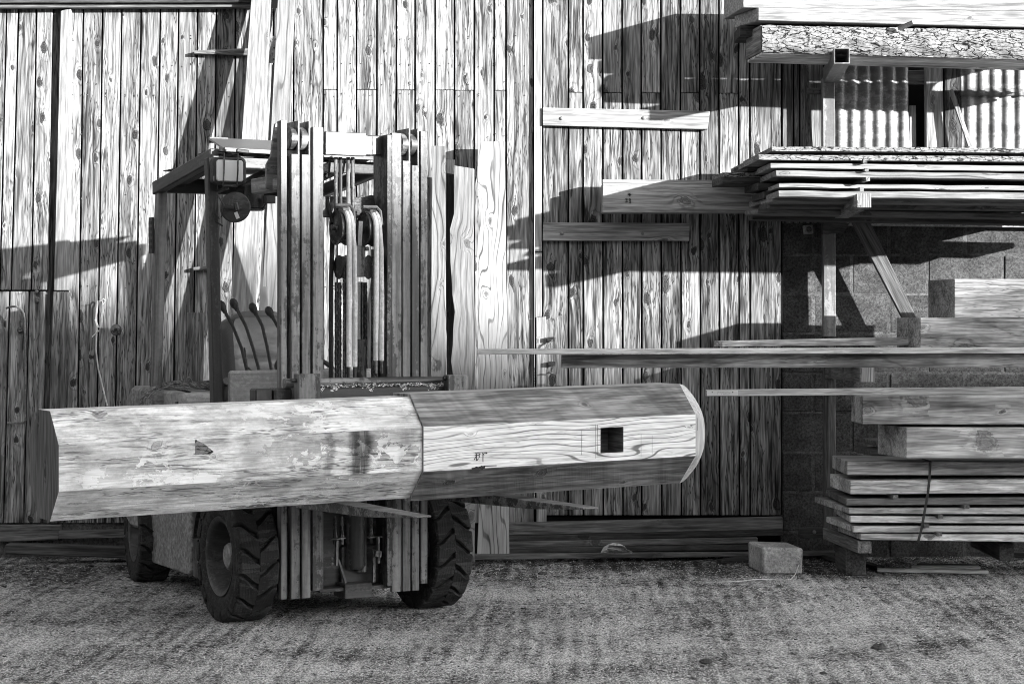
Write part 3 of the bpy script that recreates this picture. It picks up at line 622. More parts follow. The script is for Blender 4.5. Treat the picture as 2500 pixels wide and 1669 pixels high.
# bark slab: bumpy live-edge face over a sawn underside
bs = thing('bark_slab', at(2150, 155, 11.3), 'thick slab with cracked bark edge resting on the steel rack arm', 'timber', g)
mb = MB(); vs = []; fs = []; wc = []; n, m_ = 200, 14
for i in range(n+1):
    t = i/n; px = 1861+(RX-1861)*t; yt = 62+16*t; yb_ = 127+26*t
    for j in range(m_+1):
        u = j/m_; bul = .028*math.sin(PI*min(1, u*1.02))**.6
        nz = noise.noise(Vector((px*.02, u*3, 0)))*.012+noise.noise(Vector((px*.07, u*8, 2)))*.007
        ey = 3*noise.noise(Vector((px*.03, 7, 0))) if j == 0 else (3*noise.noise(Vector((px*.04, 3, 0))) if j == m_ else 0)
        vs.append(at(px+(3*noise.noise(Vector((u*6, 1, 1))) if i == 0 else 0), yt+(yb_-yt)*u+ey, 11.34-bul-nz)); wc.append((px/FPX*11.2, u*.16, 0))
    
for i in range(n):
    for j in range(m_): a = i*(m_+1)+j; fs.append((a, a+m_+1, a+m_+2, a+1))
# close with a back face
o_ = len(vs)
for i in (0, n):
    for j in (0, m_): v = vs[i*(m_+1)+j]; vs.append(Vector((v.x, 11.7, v.z))); wc.append((v.x, 0, .3))
fs += [(0, o_, o_+2, n*(m_+1)), (m_, n*(m_+1)+m_, o_+3, o_+1), tuple(list(range(m_+1))+[o_+1, o_])]
mb.add(vs, fs, wc); local(mb, bs).build('bark', 'bark', bs, smooth=True)
mb = MB()
f0 = [at(1861, 127, 11.345), at(RX, 152, 11.345)]
P_ = [f0[0], f0[1], f0[1]+Vector((0, .27, -.012)), f0[0]+Vector((-.05, .27, -.012)), ]
mb.hexa([P_[0], P_[1], P_[1]+Vector((0, 0, -.008)), P_[0]+Vector((0, 0, -.008)), P_[3], P_[2], P_[2]+Vector((0, 0, -.014)), P_[3]+Vector((0, 0, -.014))])
local(mb, bs).build('sawn_face', 'sawn', bs)
mb = MB(); mb.slab([(1857, 62, 11.35), (1862, 62, 11.35), (1862, 127, 11.35), (1857, 127, 11.35)], (-.05, .27, -.006)); local(mb, bs).build('end_face', 'mid', bs)
mb = MB(); mb.bar(at(2195, 70, 11.3), at(2231, 55, 11.24), .03, .02); mb.build('wood_wedge', 'batten', label='splintered wedge poking out above the bark slab', cat='wedge')

g = 'waney boards stacked on the middle rack arm'
spec = [ # px0, top left, top right, thick l, thick r, front Y, mat
 (1885, 357, 361, 11, 13, 10.92, 'bark', 'topmost bark-edged board of the stack on the wooden rack arm'),
 (1853, 377, 381, 13, 14, 10.86, 'bark', 'second board from the top of that rack-arm stack, bark from the middle on'),
 (1881, 397, 405, 13, 13, 10.9, 'pale', 'third board from the top of the rack-arm stack, notched pale edge'),
 (1895, 416, 424, 14, 15, 10.88, 'fresh', 'fourth board from the top of the rack-arm stack, above the slanted sticker'),
 (1902, 447, 453, 10, 12, 10.93, 'fresh', 'fifth board from the top of the rack-arm stack, with a dark upper edge'),
 (1901, 465, 470, 15, 17, 10.84, 'pale', 'lowest pale board resting directly on the wooden rack arm')]
for (x0, ya, yb_, ta, tb, Y, m, lb) in spec:
    mb = MB(); n = 30; vs = []; wc = []; fs = []; sx = R.uniform(0, 90)
    A = at(x0, ya, Y); B = at(RX, yb_+(yb_-ya)*.35, Y); A2 = at(x0, ya+ta, Y); B2 = at(RX, yb_+tb+(yb_-ya)*.35, Y)
    for i in range(n+1):
        t = i/n; p = A.lerp(B, t); q = A2.lerp(B2, t); dz = .0035*noise.noise(Vector((t*9, sx, 0)))
        dyt = .012*noise.noise(Vector((t*7, sx, 3)))+(.018 if m != 'pale' else .006)*1; dyb = .006*noise.noise(Vector((t*8, sx, 7)))
        p = p+Vector((0, dyt, dz)); q = q+Vector((0, dyb, dz)); bk = Vector((-.055 if i == 0 else 0, .88, -.012))
        for v, c in ((p, (0, 0)), (q, (.04, 0)), (q+bk, (.04, .4)), (p+bk, (0, .4))): vs.append(v); wc.append((v.x, c[0], c[1]))
    for i in range(n):
        for k in range(4): a = i*4; k2 = (k+1) % 4; fs.append((a+k, a+4+k, a+4+k2, a+k2))
    fs += [(0, 1, 2, 3), (n*4+3, n*4+2, n*4+1, n*4)]
    mb.add(vs, fs, wc)
    if m == 'bark':
        o = mb.build('waney_board', 'mid', bev=0, label=lb, cat='board', group=g)
        me = o.data; me.materials.append(M['bark']); 
        for pl in me.polygons:
            if pl.normal.y < -.7 and pl.center.x > (-9 if ya < 370 else -1.0): pl.material_index = 1
        me.materials.append(M['fresh'])
        for pl in me.polygons:
            if pl.normal.y < -.7 and pl.material_index == 0: pl.material_index = 2
    else: o = mb.build('waney_board', m, bev=.0015, label=lb, cat='board', group=g)
g2 = 'dark board ends behind the rack-arm stack'
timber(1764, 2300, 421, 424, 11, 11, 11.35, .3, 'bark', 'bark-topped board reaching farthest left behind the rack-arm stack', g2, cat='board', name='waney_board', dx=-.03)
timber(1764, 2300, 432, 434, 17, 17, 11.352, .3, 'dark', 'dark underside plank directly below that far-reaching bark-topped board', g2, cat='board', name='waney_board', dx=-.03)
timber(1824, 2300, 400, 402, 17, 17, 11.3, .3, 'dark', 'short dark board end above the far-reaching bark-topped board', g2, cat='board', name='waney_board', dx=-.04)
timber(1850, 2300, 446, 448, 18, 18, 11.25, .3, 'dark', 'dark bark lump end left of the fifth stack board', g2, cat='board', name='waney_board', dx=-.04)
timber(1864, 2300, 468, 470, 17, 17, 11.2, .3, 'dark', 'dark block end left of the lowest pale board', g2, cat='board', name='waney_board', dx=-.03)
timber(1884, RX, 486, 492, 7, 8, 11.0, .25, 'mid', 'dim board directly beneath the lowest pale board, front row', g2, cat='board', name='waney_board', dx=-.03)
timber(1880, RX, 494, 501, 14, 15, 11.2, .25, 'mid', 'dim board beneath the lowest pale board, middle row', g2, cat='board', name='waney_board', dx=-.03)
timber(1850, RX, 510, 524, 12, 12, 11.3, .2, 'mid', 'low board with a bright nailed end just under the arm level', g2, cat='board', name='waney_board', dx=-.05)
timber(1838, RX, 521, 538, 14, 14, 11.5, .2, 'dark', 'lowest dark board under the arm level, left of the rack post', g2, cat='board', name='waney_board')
# stickers
g3 = 'stickers between the rack-arm boards'
for (x, y, hh, lb) in ((2112, 391, 7, 'small square sticker end below the second stack board'), (2116, 411, 7, 'small sticker end below the third stack board'), (2119, 432, 10, 'slanted sticker end below the fourth stack board'), (2104, 457, 10, 'small sticker end just above the lowest pale board')):
    mb = MB(); mb.slab([(x-5, y, 10.86), (x+5, y, 10.86), (x+5, y+hh, 10.86), (x-5, y+hh, 10.86)], (-.05, .8, -.005)); mb.build('sticker', 'fresh', bev=.001, label=lb, cat='sticker', group=g3)
# long timber on the wall
lt = thing('wall_timber', at(1700, 518, 11.8), 'thick planed timber with pencil marks crossing the big door behind the rack', 'timber')
mb = MB(); mb.slab([(1471, 447, 11.76), (2010, 452, 11.76), (2010, 518, 11.76), (1471, 519, 11.76)], (0, .16, 0)); local(mb, lt).build('timber', 'batten', lt, bev=.004)
mb = MB(); mb.slab([(1471, 438, 11.8), (2010, 441, 11.8), (2010, 452, 11.8), (1471, 446.6, 11.8)], (0, .1, 0)); local(mb, lt).build('top_strip', 'pale', lt, bev=.002)
def strokes(segs, Y, o, nm='pencil_mark', th=.0022, f=None):
    mb = MB(); f = f or (lambda x, y: at(x, y, Y))
    for (x0, y0, x1, y1) in segs: mb.bar(f(x0, y0), f(x1, y1), th, th*.6, up=(0, 1, 0))
    return mb
# handwritten number scrawl in black marker, as on the timber
sg = [(1534, 472, 1540, 472), (1537, 472, 1537, 479), (1533, 475, 1541, 475), (1534, 475, 1537, 477), (1541, 475, 1538, 478), (1527, 486, 1530, 484), (1530, 484, 1532, 487), (1532, 487, 1528, 488), (1527, 494, 1531, 490), (1531, 490, 1532, 494), (1528, 495, 1530, 493),
      (1535, 485, 1540, 486), (1536, 488, 1539, 487), (1539, 487, 1540, 490), (1536, 491, 1539, 491), (1539, 491, 1540, 495), (1536, 495, 1540, 496)]
local(strokes(sg, 11.758, lt, th=.0035), lt).build('marker_writing', 'ink', lt)

# mid rack level
g = 'timbers on the third rack level'
timber(2330, RX, 681, 681, 95, 96, 10.9, .35, 'sawnlit', 'upper heavy squared timber at the right edge, on top of another', g, dx=-.07)
timber(2247, RX, 775.5, 778, 74, 72, 10.86, .3, 'sawnlit', 'lower heavy squared timber with dark sawn end, under the upper one', g, dx=-.07)
timber(1763, 2260, 832, 822, 14, 20, 11.1, .06, 'sawnlit', 'small board lying left of the heavy squared timbers', g, dx=-.04, name='board', cat='board', yb=11.0)
timber(1165, RX, 852, 847, 12.5, 15, 10.92, .10, 'lath', 'very long thin batten reaching left across the figured plank', g, name='batten', cat='batten', yb=10.75, bev=.002)
timber(1371, RX, 866, 863, 32, 33, 10.98, .10, 'sawnlit', 'long brown beam right under the long thin batten', g, yb=10.8)
timber(1724, RX, 951, 942, 16, 17, 10.6, .04, 'lath', 'long lath with a small metal label at its left end', g, name='lath', cat='lath', bev=.002)
lp = thing('label_plate', at(1760, 967, 10.6), 'small stamped metal label screwed to the left end of the lath', 'label')
mb = MB(); mb.slab([(1726, 953.5, 10.598), (1802, 952.3, 10.598), (1802, 965, 10.598), (1726, 966, 10.598)], (0, .0015, 0)); local(mb, lp).build('plate', 'plate', lp)
for x in (1739, 1789): mb = MB(); mb.lathe([(.0035, 0), (.003, -.002)], at(x, 957, 10.5965), (0, 1, 0), 10); local(mb, lp).build('screw', 'steel', lp)
mb = MB(); rr = random.Random(3)
for row in (957.2, 961.4):
    x = 1751
    while x < 1781:
        if rr.random() < .85: mb.bar(at(x, row-1.5, 10.5965), at(x+rr.uniform(-.6, .9), row+1.5, 10.5965), .0008, .0006, up=(0, 1, 0))
        if rr.random() < .5: mb.bar(at(x, row+rr.choice([-1.5, 0, 1.5]), 10.5965), at(x+1.8, row+rr.choice([-1.5, 0, 1.5]), 10.5965), .0008, .0006, up=(0, 1, 0))
        x += 2.6
local(mb, lp).build('stamped_text', 'steel', lp)
g = 'timbers stacked on the ground at the right'
timber(2106, RX, 967, 963, 68, 72, 10.75, .3, 'sawn2', 'dark streaky heavy timber directly beneath the labelled lath', g, dx=-.01)
timber(2213, RX, 1043, 1044, 75, 75, 10.72, .35, 'sawn2', 'knotty heavy timber with cracks, second below the labelled lath', g, dx=-.09)
timber(2140, 2400, 1076, 1076, 12, 12, 11.4, .3, 'mid', 'short board end behind the knotty timber, upper one', g, name='board', cat='board', dx=-.03)
timber(2125, 2400, 1098, 1098, 13, 13, 11.35, .3, 'mid', 'short board end behind the knotty timber, lower one', g, name='board', cat='board', dx=-.03)
spec = [(2068, 1126, 1128, 33, 31, 10.9, .5, 0, 'sawn', 'topmost thick board of the strapped pack'),
 (2076, 1173, 1169, 33, 34, 10.88, .5, -.03, 'sawn', 'second thick board of the strapped pack'),
 (2066, 1217, 1213, 16, 19, 10.9, .7, -.02, 'mid', 'third board of the strapped pack, dull front edge'),
 (2072, 1240, 1239, 14, 16, 10.9, .7, -.08, 'sawn', 'fourth board of the strapped pack, thin'),
 (2076, 1259, 1262, 16, 15, 10.9, .55, 0, 'sawn', 'fifth board of the strapped pack'),
 (2083, 1284, 1284, 15, 14, 10.9, .55, -.06, 'lath', 'sixth board of the strapped pack, pale edge'),
 (2101, 1303, 1306, 14, 18, 10.88, .45, -.05, 'sawn', 'lowest board of the strapped pack')]
for (x0, ya, yb_, ta, tb, Y, dp, dx, m, lb) in spec:
    timber(x0, RX, ya, yb_+(yb_-ya)*.4, ta, tb, Y, dp, m, lb, 'boards of the strapped pack', cat='board', name='pack_board', dx=dx)
mb = MB(); mb.slab([(2093, 1320, 10.9), (2128, 1320, 10.9), (2128, 1350, 10.9), (2094, 1350, 10.9)], (-.08, .7, 0)); mb.build('bearer', 'mid', bev=.003, label='square bearer under the left end of the strapped pack', cat='bearer')
mb = MB(); mb.slab([(2440, 1326, 11.0), (2476, 1326, 11.0), (2476, 1368, 11.0), (2440, 1368, 11.0)], (0, .7, 0)); mb.build('bearer', 'dark', bev=.003, label='dark bearer under the right part of the strapped pack', cat='bearer')
mb = MB(); mb.bb(at(2060, 0, 11.2).x, at(2110, 0, 11.2).x, 11.15, 11.5, 0, .16); mb.build('support_block', 'dark', bev=.004, label='dark block on the ground under the left bearer', cat='block')
for (x, y, lb) in ((2186, 1208, 'small sticker between second and third pack boards'), (2360, 1232, 'small sticker between third and fourth pack boards'), (2296, 1256, 'small sticker right of the strap below the fourth pack board'), (2262, 1279, 'small sticker behind the strap below the fifth pack board'), (2293, 1299, 'lowest small sticker right of the strap')):
    mb = MB(); mb.slab([(x-6, y, 10.86), (x+7, y, 10.86), (x+7, y+9, 10.86), (x-6, y+9, 10.86)], (-.06, .5, 0)); mb.build('sticker', 'mid', bev=.001, label=lb, cat='sticker', group='stickers in the strapped pack')
mb = MB()
sp = [(2271, 1126), (2270, 1160), (2266, 1200), (2258, 1245), (2250, 1290), (2241, 1324)]
for i in range(len(sp)-1): mb.slab([(sp[i][0]-3.2, sp[i][1], 10.865), (sp[i][0]+3.2, sp[i][1], 10.865), (sp[i+1][0]+3.2, sp[i+1][1], 10.865), (sp[i+1][0]-3.2, sp[i+1][1], 10.865)], (0, .002, 0))
mb.slab([(2267.8, 1125, 10.865), (2274.2, 1125, 10.865), (2274.2, 1126, 10.865), (2267.8, 1126, 10.865)], (0, .6, 0)); mb.build('pack_strap', 'black', label='dark steel strap wrapped round the pack of boards', cat='strap')
# loose things on the yard
lb_ = MB(); Yb = 11.19; p = [at(1862, 1335, Yb), at(1961, 1338, Yb), at(1959, 1401, Yb), at(1863, 1401, Yb)]; bk = Vector((-.045, .31, -.0))
lb_.hexa(p+[q+bk for q in p]); 
o = lb_.build('concrete_block', 'loose', bev=.009, label='loose concrete block on the yard left of the rack', cat='concrete block')
def flat(name, x0, y0, x1, y1, w_, h_, mat, label, cat, z=0, group=None):
    Y0 = H*FPX/(y0-HY); Y1 = H*FPX/(y1-HY); a = at(x0, y0, Y0); b = at(x1, y1, Y1); a.z += h_/2+.004+z; b.z += h_/2+.004+z
    mb = MB(); mb.bar(a, b, w_, h_); return mb.build(name, mat, bev=.002, label=label, cat=cat, group=group)
g = 'offcuts lying on the yard'
flat('offcut', 2142, 1396, 2413, 1402, .035, .02, 'lath', 'long pale lath offcut on the ground below the strapped pack', 'offcut', group=g)
flat('offcut', 2223, 1391, 2392, 1391, .04, .018, 'lath', 'shorter pale wedge offcut behind the long lath offcut', 'offcut', .003, group=g)
flat('offcut', 2238, 1382, 2395, 1385, .03, .015, 'dark', 'dark thin offcut behind the pale wedge offcut', 'offcut', group=g)
flat('offcut', 1960, 1350, 2058, 1376, .05, .025, 'dark', 'dark offcut running diagonally right of the concrete block', 'offcut', group=g)
flat('offcut', 2063, 1368, 2150, 1392, .05, .02, 'dark', 'second dark offcut ending at the long pale lath', 'offcut', group=g)
flat('offcut', 1755, 1379, 1835, 1368, .04, .03, 'dark', 'dark stick behind the left side of the concrete block', 'offcut', group=g)
flat('offcut', 2400, 1356, 2600, 1366, .06, .03, 'dark', 'dark offcut in the shade under the pack at the right edge', 'offcut', group=g)
flat('offcut', 1850, 1300, 1930, 1302, .05, .02, 'mid', 'thin board end lying above the concrete block', 'offcut', .0, group=g)
mb = MB(); mb.tube([Vector((at(x, y, H*FPX/(y-HY)).x, H*FPX/(y-HY), .012+zz)) for x, y, zz in ((1756, 1425, 0), (1800, 1424, 0), (1850, 1420, .004), (1900, 1420, 0), (1930, 1420, 0), (1942, 1410, .01), (1952, 1400, .05))], .0022, 6); mb.build('straw_stalk', 'cord', label='thin pale stalk curving in front of the concrete block', cat='stalk')
def clod(px, py, r, lb):
    Y = H*FPX/(py-HY); c = at(px, py, Y); c.z = .004; mb = MB(); bm = bmesh.new(); bmesh.ops.create_icosphere(bm, subdivisions=2, radius=r)
    vs = [c+Vector((v.co.x*(1+.5*noise.noise(v.co*60)), v.co.y, max(0, v.co.z*.5*(1+.8*noise.noise(v.co*90))))) for v in bm.verts]; fs = [tuple(v.index for v in f.verts) for f in bm.faces]; bm.free()
    mb.add(vs, fs); mb.build('dirt_clod', 'moss', label=lb, cat='clod', group='dark clods on the yard')
clod(1903, 1432, .018, 'small dark clod in front of the concrete block'); clod(1725, 1617, .03, 'flat dark clod near the bottom edge, right of centre'); clod(2146, 1583, .035, 'flat dark clod on the right of the yard'); clod(1326, 1402, .03, 'round dark spot on the yard near the ground batten'); clod(2010, 1645, .016, 'small dark clod at the bottom right')

# ------------------------------------------------------------------ forklift
A = math.radians(28); ca, sa = math.cos(A), math.sin(A); OX, OY = -.8555, 9.735
def F(px, py, ly, dz=0):
    k = (px-1250)/FPX; x = (k*(OY+ca*ly)-OX+sa*ly)/(ca-k*sa); Y = OY+sa*x+ca*ly
    return Vector((x, ly, H-(py-HY)/FPX*Y+dz))
fk = thing('forklift', (OX, OY, 0), 'old forklift truck with tall mast carrying the octagonal beam', 'forklift', rot=A)
def part(nm, mat, mb, par=None, **k): return mb.build(nm, mat, par or fk, **k)
def fbar(mb, px0, px1, py0, py1, ly, depth, py0r=None):
    """vertical bar: front face between photo columns at local depth ly, from py0 to py1"""
    a = F(px0, py0, ly); b = F(px1, py0, ly); z1 = F(px0, py1, ly).z
    mb.bb(a.x, b.x, ly, ly+depth, z1, a.z)
# mast channels
zt = 2.325; zb = .125
fl = -.30
def rail(nm, x0, x1, ztop, zlow, y0=fl, mat='mast', web=True, dep=.14):
    mb = MB(); fw = (x1-x0)
    mb.bb(x0, x1, y0, y0+.022, zlow, ztop)
    cx = (x0+x1)/2; mb.bb(cx-.007, cx+.007, y0+.022, y0+dep-.022, zlow, ztop); mb.bb(x0, x1, y0+dep-.022, y0+dep, zlow, ztop)
    return part(nm, mat, mb, bev=.002)
# left group: outer plate, two cut-down flanges, inner full-height flange
for sgn, tops in ((-1, (2.335, 2.18, 2.18, 2.31)), (1, (2.30, 2.17, 2.15, 2.315))):
    if sgn < 0: xs_ = [(-.392, -.362), (-.345, -.303), (-.292, -.25), (-.238, -.185)]
    else: xs_ = [(.165, .215), (.222, .262), (.270, .308), (.316, .352)]
    for k, (x0, x1) in enumerate(xs_):
        web_top = tops[k]; y0 = fl if not (sgn < 0 and k == 0) else fl+.01
        if k in (1, 2):   # narrow web plate carries on to the top beside the roller
            mb = MB(); mb.bb(x0, x1, y0, y0+.02, zb, web_top); wx = x1-.010 
            mb.bb(wx, x1, y0+.0005, y0+.14, zb, 2.335 if sgn < 0 else 2.325); mb.bb(x0, x1-.011, y0+.12, y0+.14, zb, web_top)
            part('mast_channel', 'mast', mb, bev=.002)
        else:
            mb = MB(); mb.bb(x0, x1, y0, y0+.022, zb+.01*k, web_top)
            wx = x0 if sgn < 0 else x1-.012
            mb.bb(wx, wx+.012, y0+.022, y0+(.05 if k == 0 else .16), zb+.01*k, web_top-.002)
            part('mast_channel', 'mast', mb, bev=.002)
    for k, x0 in enumerate((-.333, -.282) if sgn < 0 else (.232, .278)):
        mb = MB(); r = .055; mb.lathe([(r*.9, -.02), (r, -.016), (r, .016), (r*.9, .02), (r*.45, .021), (r*.4, .026)], (x0+.008, fl+.055, 2.255 if sgn < 0 else 2.25), (1, 0, 0), 28)
        part('mast_roller', 'mast', mb, smooth=True)
# bright cross member at the top and lower ones
mb = MB(); a = F(792, 321, -.27); b = F(890, 321, -.27); zl = F(792, 378, -.27).z
mb.bb(a.x, b.x+.002, -.285, -.25, zl, a.z); part('cross_member', 'mast2', mb, bev=.004)
mb = MB(); b2 = F(970, 320, -.24); mb.bb(b.x-.01, b.x+.05, -.262, -.215, zl+.005, a.z-.006); mb.bb(b.x+.045, .175, -.235, -.19, zl+.01, a.z-.004); part('cross_plate', 'mast', mb, bev=.006)
mb = MB(); mb.bb(-.19, .17, -.16, -.13, .14, .30); part('rear_cross_member', 'steel', mb, bev=.004); mb = MB(); mb.bb(-.19, .17, -.15, -.12, 1.9, 2.0); part('rear_cross_member', 'steel', mb, bev=.004)
mb = MB(); mb.bb(.14, .165, fl, fl+.16, zb+.03, 2.29); part('inner_side', 'steel', mb, bev=.002)
mb = MB(); mb.bb(.115, .135, -.2, -.17, .95, 1.75); part('wear_strip', 'mid', mb)
# bracket plate from the mast to the overhead guard
mb = MB(); y_ = -.1
poly = [F(672, 302, y_), F(690, 296, y_), F(690, 470, y_), F(650, 460, y_), F(651, 402, y_), F(662, 380, y_)]
mb.prism(poly, (0, .02, 0)); part('mast_bracket', 'mast', mb, bev=.002)
mb = MB(); a = F(624, 450, .05); mb.bar(F(625, 456, .05), F(692, 446, -.12), .07, .07); part('tilt_stop', 'bodyd', mb, bev=.004)
# sheaves with pale hoses
def sheave(px, py, r, ly, w_, nm, mat='steel', hn=0):
    c = F(px, py, ly); mb = MB()
    mb.lathe([(r*.25, -w_*.6), (r*.3, -w_*.5), (r*.85, -w_*.35), (r, -w_*.5), (r, -w_*.4), (r*.88, -w_*.15), (r*.88, w_*.15), (r, w_*.4), (r, w_*.5), (r*.85, w_*.35), (r*.3, w_*.5), (r*.25, w_*.6)], c, (1, 0, 0), 36)
    mb.lathe([(.014, -w_*.9), (.014, w_*.9)], c, (1, 0, 0), 10)
    o = part(nm, mat, mb, smooth=True); return c
ROT = lambda p, a: p
for (px, py, hx0, hx1, yb_) in ((833, 556, 851, 866, 895), (899, 560, 917, 931, 880)):
    c = sheave(px, py, .082, -.245, .055, 'hose_sheave', 'steel')
    for q, hx in enumerate((hx0, hx1)):
        top = c+Vector((.012+.0145*q*1.2-.008, 0, 0)); pts = []
        r = .083
        for k in range(0, 9):
            th = PI*.62-(PI*.62)*k/8; pts.append(top+Vector((.0, -r*math.cos(th), r*math.sin(th))) if False else top+Vector((0, -r*math.sin(PI/2*(k/8)), r*math.cos(PI/2*(k/8)))))
        e = F(hx, yb_, c.y-r*.8); m1 = pts[-1].lerp(e, .15); m1.x = pts[-1].x+(e.x-pts[-1].x)*.5
        pts = [top+Vector((0, r*.8, r*.35)), top+Vector((0, r*.4, r*.9))]+pts+[m1, pts[-1].lerp(e, .55)+Vector((e.x-pts[-1].x, 0, 0))*.35, e]
        mb = MB(); mb.tube(pts, .0125, 10); o = part('hose', 'hose', mb, smooth=True)
        mb = MB(); mb.tube([e+Vector((0, 0, .003)), e+Vector((0, 0, -.06))], .009, 8); part('hose_fitting', 'steel', mb, o)
    # yoke strap over the sheave
    mb = MB(); mb.bar(c+Vector((.0, -.06, .085)), c+Vector((-.0, .03, .1)), .03, .01); mb.tube([c+Vector((-.035, -.02, .105)), c+Vector((.03, -.03, .105)), c+Vector((.045, -.04, .085)), c+Vector((.047, -.05, .02))], .008, 8)
    part('sheave_yoke', 'mast', mb, smooth=True)
c = F(905, 505, -.1); mb = MB(); mb.lathe([(.055, -.012), (.055, .012)], c, (.3, -1, 0), 24); part('round_cover', 'steel', mb, smooth=True)
mb = MB()
mb.bar(F(880, 540, -.3), F(877, 600, -.3), .012, .02); part('sheave_strap', 'steel', mb)
# rigid tubes running to the top
for px in (820, 831, 850, 861):
    mb = MB(); mb.tube([F(px, 384, -.2), F(px, 500, -.2), F(px, 520, -.22)], .0095, 10); part('lift_pipe', 'steel' if px in (831, 861) else 'mast', mb, smooth=True)
mb = MB(); mb.tube([F(806, 388, -.15), F(803, 420, -.16), F(796, 432, -.16)], .006, 8); mb.tube([F(842, 388, -.15), F(838, 415, -.16), F(832, 430, -.16)], .006, 8); mb.tube([F(797, 480, -.14), F(806, 520, -.17), F(812, 545, -.2)], .009, 8); mb.tube([F(812, 560, -.16), F(808, 700, -.16), F(808, 960, -.16)], .012, 8); part('hydraulic_hose', 'black', mb, smooth=True)
# cylinder
mb = MB(); mb.tube([F(875, 688, -.2), F(875, 840, -.2)], .021, 18); part('piston_rod', 'chrome', mb, smooth=True)
mb = MB(); a = F(881, 830, -.21); mb.tube([(a.x, a.y, .22), a], .027, 18); mb.tube([(a.x, a.y, a.z-.03), (a.x, a.y, a.z+.004)], .031, 18); part('lift_cylinder', 'mast', mb, smooth=True)
mb = MB(); a = F(876, 600, -.22); b = F(876, 676, -.22); mb.box(((a+b)/2), (.05, .05, a.z-b.z)); mb.box(((a+b)/2)+Vector((.035, -.01, .06)), (.02, .02, .02)); part('crosshead', 'mast', mb, bev=.004)
# chain sheaves and chains
for px in (836, 908):
    c = F(px, 652, -.21); mb = MB(); mb.lathe([(.03, -.022), (.055, -.022), (.058, -.018), (.052, -.012), (.052, .012), (.058, .018), (.055, .022), (.03, .022)], c, (1, 0, 0), 28); part('chain_sheave', 'steel', mb, smooth=True)
def chain(px, py0, py1, ly, nm='lift_chain'):
    mb = MB(); a = F(px, py0, ly); b = F(px, py1, ly); n = int((a.z-b.z)/.0135)
    for i in range(n):
        z = a.z-(i+.5)*.0135
        for dx in (-.012, -.004, .004, .012): mb.box((a.x+dx+(.002 if i % 2 else 0), ly, z), (.0028, .016, .0165))
        mb.lathe([(.003, -.016), (.003, .016)], (a.x, ly, z), (1, 0, 0), 6)
    part(nm, 'steel', mb)
chain(845, 640, 968, -.262); chain(914, 640, 968, -.262); chain(825, 690, 968, -.17); chain(888, 690, 900, -.16)
# lower mast interior
mb = MB(); a = F(866, 1240, -.2); mb.tube([(a.x+.0, -.2, .235), (a.x, -.2, .25), (a.x, -.2, 1.0)], [.045, .052, .052], 22); part('cylinder_barrel', 'mast', mb, smooth=True)
mb = MB(); a = F(841, 1425, -.27); b = F(908, 1422, -.27); mb.bb(a.x, b.x, -.275, -.14, a.z-.09+.02, a.z-.0+.0); 
part('cylinder_shoe', 'guard', mb, bev=.003)
mb = MB()
mb.bar(F(822, 1318, -.27), F(821, 1380, -.27), .02, .012); mb.bar(F(825, 1365, -.27), F(843, 1422, -.27), .02, .01); mb.bar(F(805, 1316, -.27), F(842, 1312, -.27), .03, .006); part('chain_anchor', 'mast', mb, bev=.001); mb = MB()
mb.bar(F(898, 1311, -.25), F(931, 1309, -.25), .03, .006); mb.bar(F(923, 1309, -.27), F(924, 1374, -.27), .02, .01); mb.bar(F(912, 1340, -.25), F(912, 1420, -.25), .02, .012); mb.bar(F(915, 1350, -.27), F(930, 1352, -.27), .02, .03)
part('chain_anchor', 'mast', mb, bev=.001)
for (px, py) in ((818, 1298), (835, 1298), (906, 1295)):
    mb = MB(); a = F(px, py+14, -.25); mb.tube([a, a+Vector((0, 0, .02)), a+Vector((0, 0, .03)), a+Vector((0, 0, .055)), a+Vector((0, 0, .06)), a+Vector((0, 0, .1))], [.013, .009, .008, .006, .009, .006], 8); mb.tube([a-Vector((0, 0, .03)), a], .009, 8); part('anchor_bolt', 'steel', mb, smooth=True)
mb = MB(); 
for py in (1363, 1375): mb.lathe([(.007, 0), (.006, -.008), (.001, -.011)], F(810, py, -.26), (0, 1, 0), 12)
part('bolt_head', 'galv', mb, smooth=True)
mb = MB(); mb.bb(-.19, .17, -.17, -.15, .15, .5); mb.bb(-.05, .17, -.2, -.171, .15, .34); part('lower_plate', 'guard', mb, bev=.003)
mb = MB(); mb.bb(-.19, .175, -.262, -.15, .14, .158); part('mast_foot', 'steel', mb, bev=.003)
# carriage
mb = MB(); p = F(684, 935, -.40); q = F(1083, 938, -.40); zz = F(900, 932, -.40).z
mb.tube([(-.42, -.40, zz), (.44, -.40, zz)], .022, 16); part('carriage_rod', 'mast', mb, smooth=True)
mb = MB(); zc = F(900, 945, -.43).z; mb.bb(-.36, .43, -.46, -.40, zc-.1, zc-.0); part('carriage_plate', 'guard', mb, bev=.004)
mb = MB(); mb.bb(-.36, .43, -.45, -.40, .66, .76); part('lower_carriage_plate', 'guard', mb, bev=.004)
mb = MB()
for i in range(900):
    x = R.uniform(-.34, .40); p = Vector((x, R.uniform(-.46, -.405), zc+.003+R.random()*.012)); L = R.uniform(.005, .013); a = R.uniform(0, 2*PI)
    d = Vector((math.cos(a), math.sin(a)*.7, R.uniform(-.5, .7)))*L; e = Vector((-math.sin(a), math.cos(a), .3))*L*.3; mb.add([p, p+d, p+d+e, p+e], [(0, 1, 2, 3)])
for i in range(80):
    x = R.choice([-.27, -.2, -.02, .15, .3])+R.gauss(0, .012); p = Vector((x, -.4615, zc-R.random()*.02)); a = R.uniform(0, PI); L = .008
    d = Vector((math.cos(a), -.2, math.sin(a)))*L; mb.add([p, p+d, p+d+Vector((0, 0, .003)), p+Vector((0, 0, .003))], [(0, 1, 2, 3)])
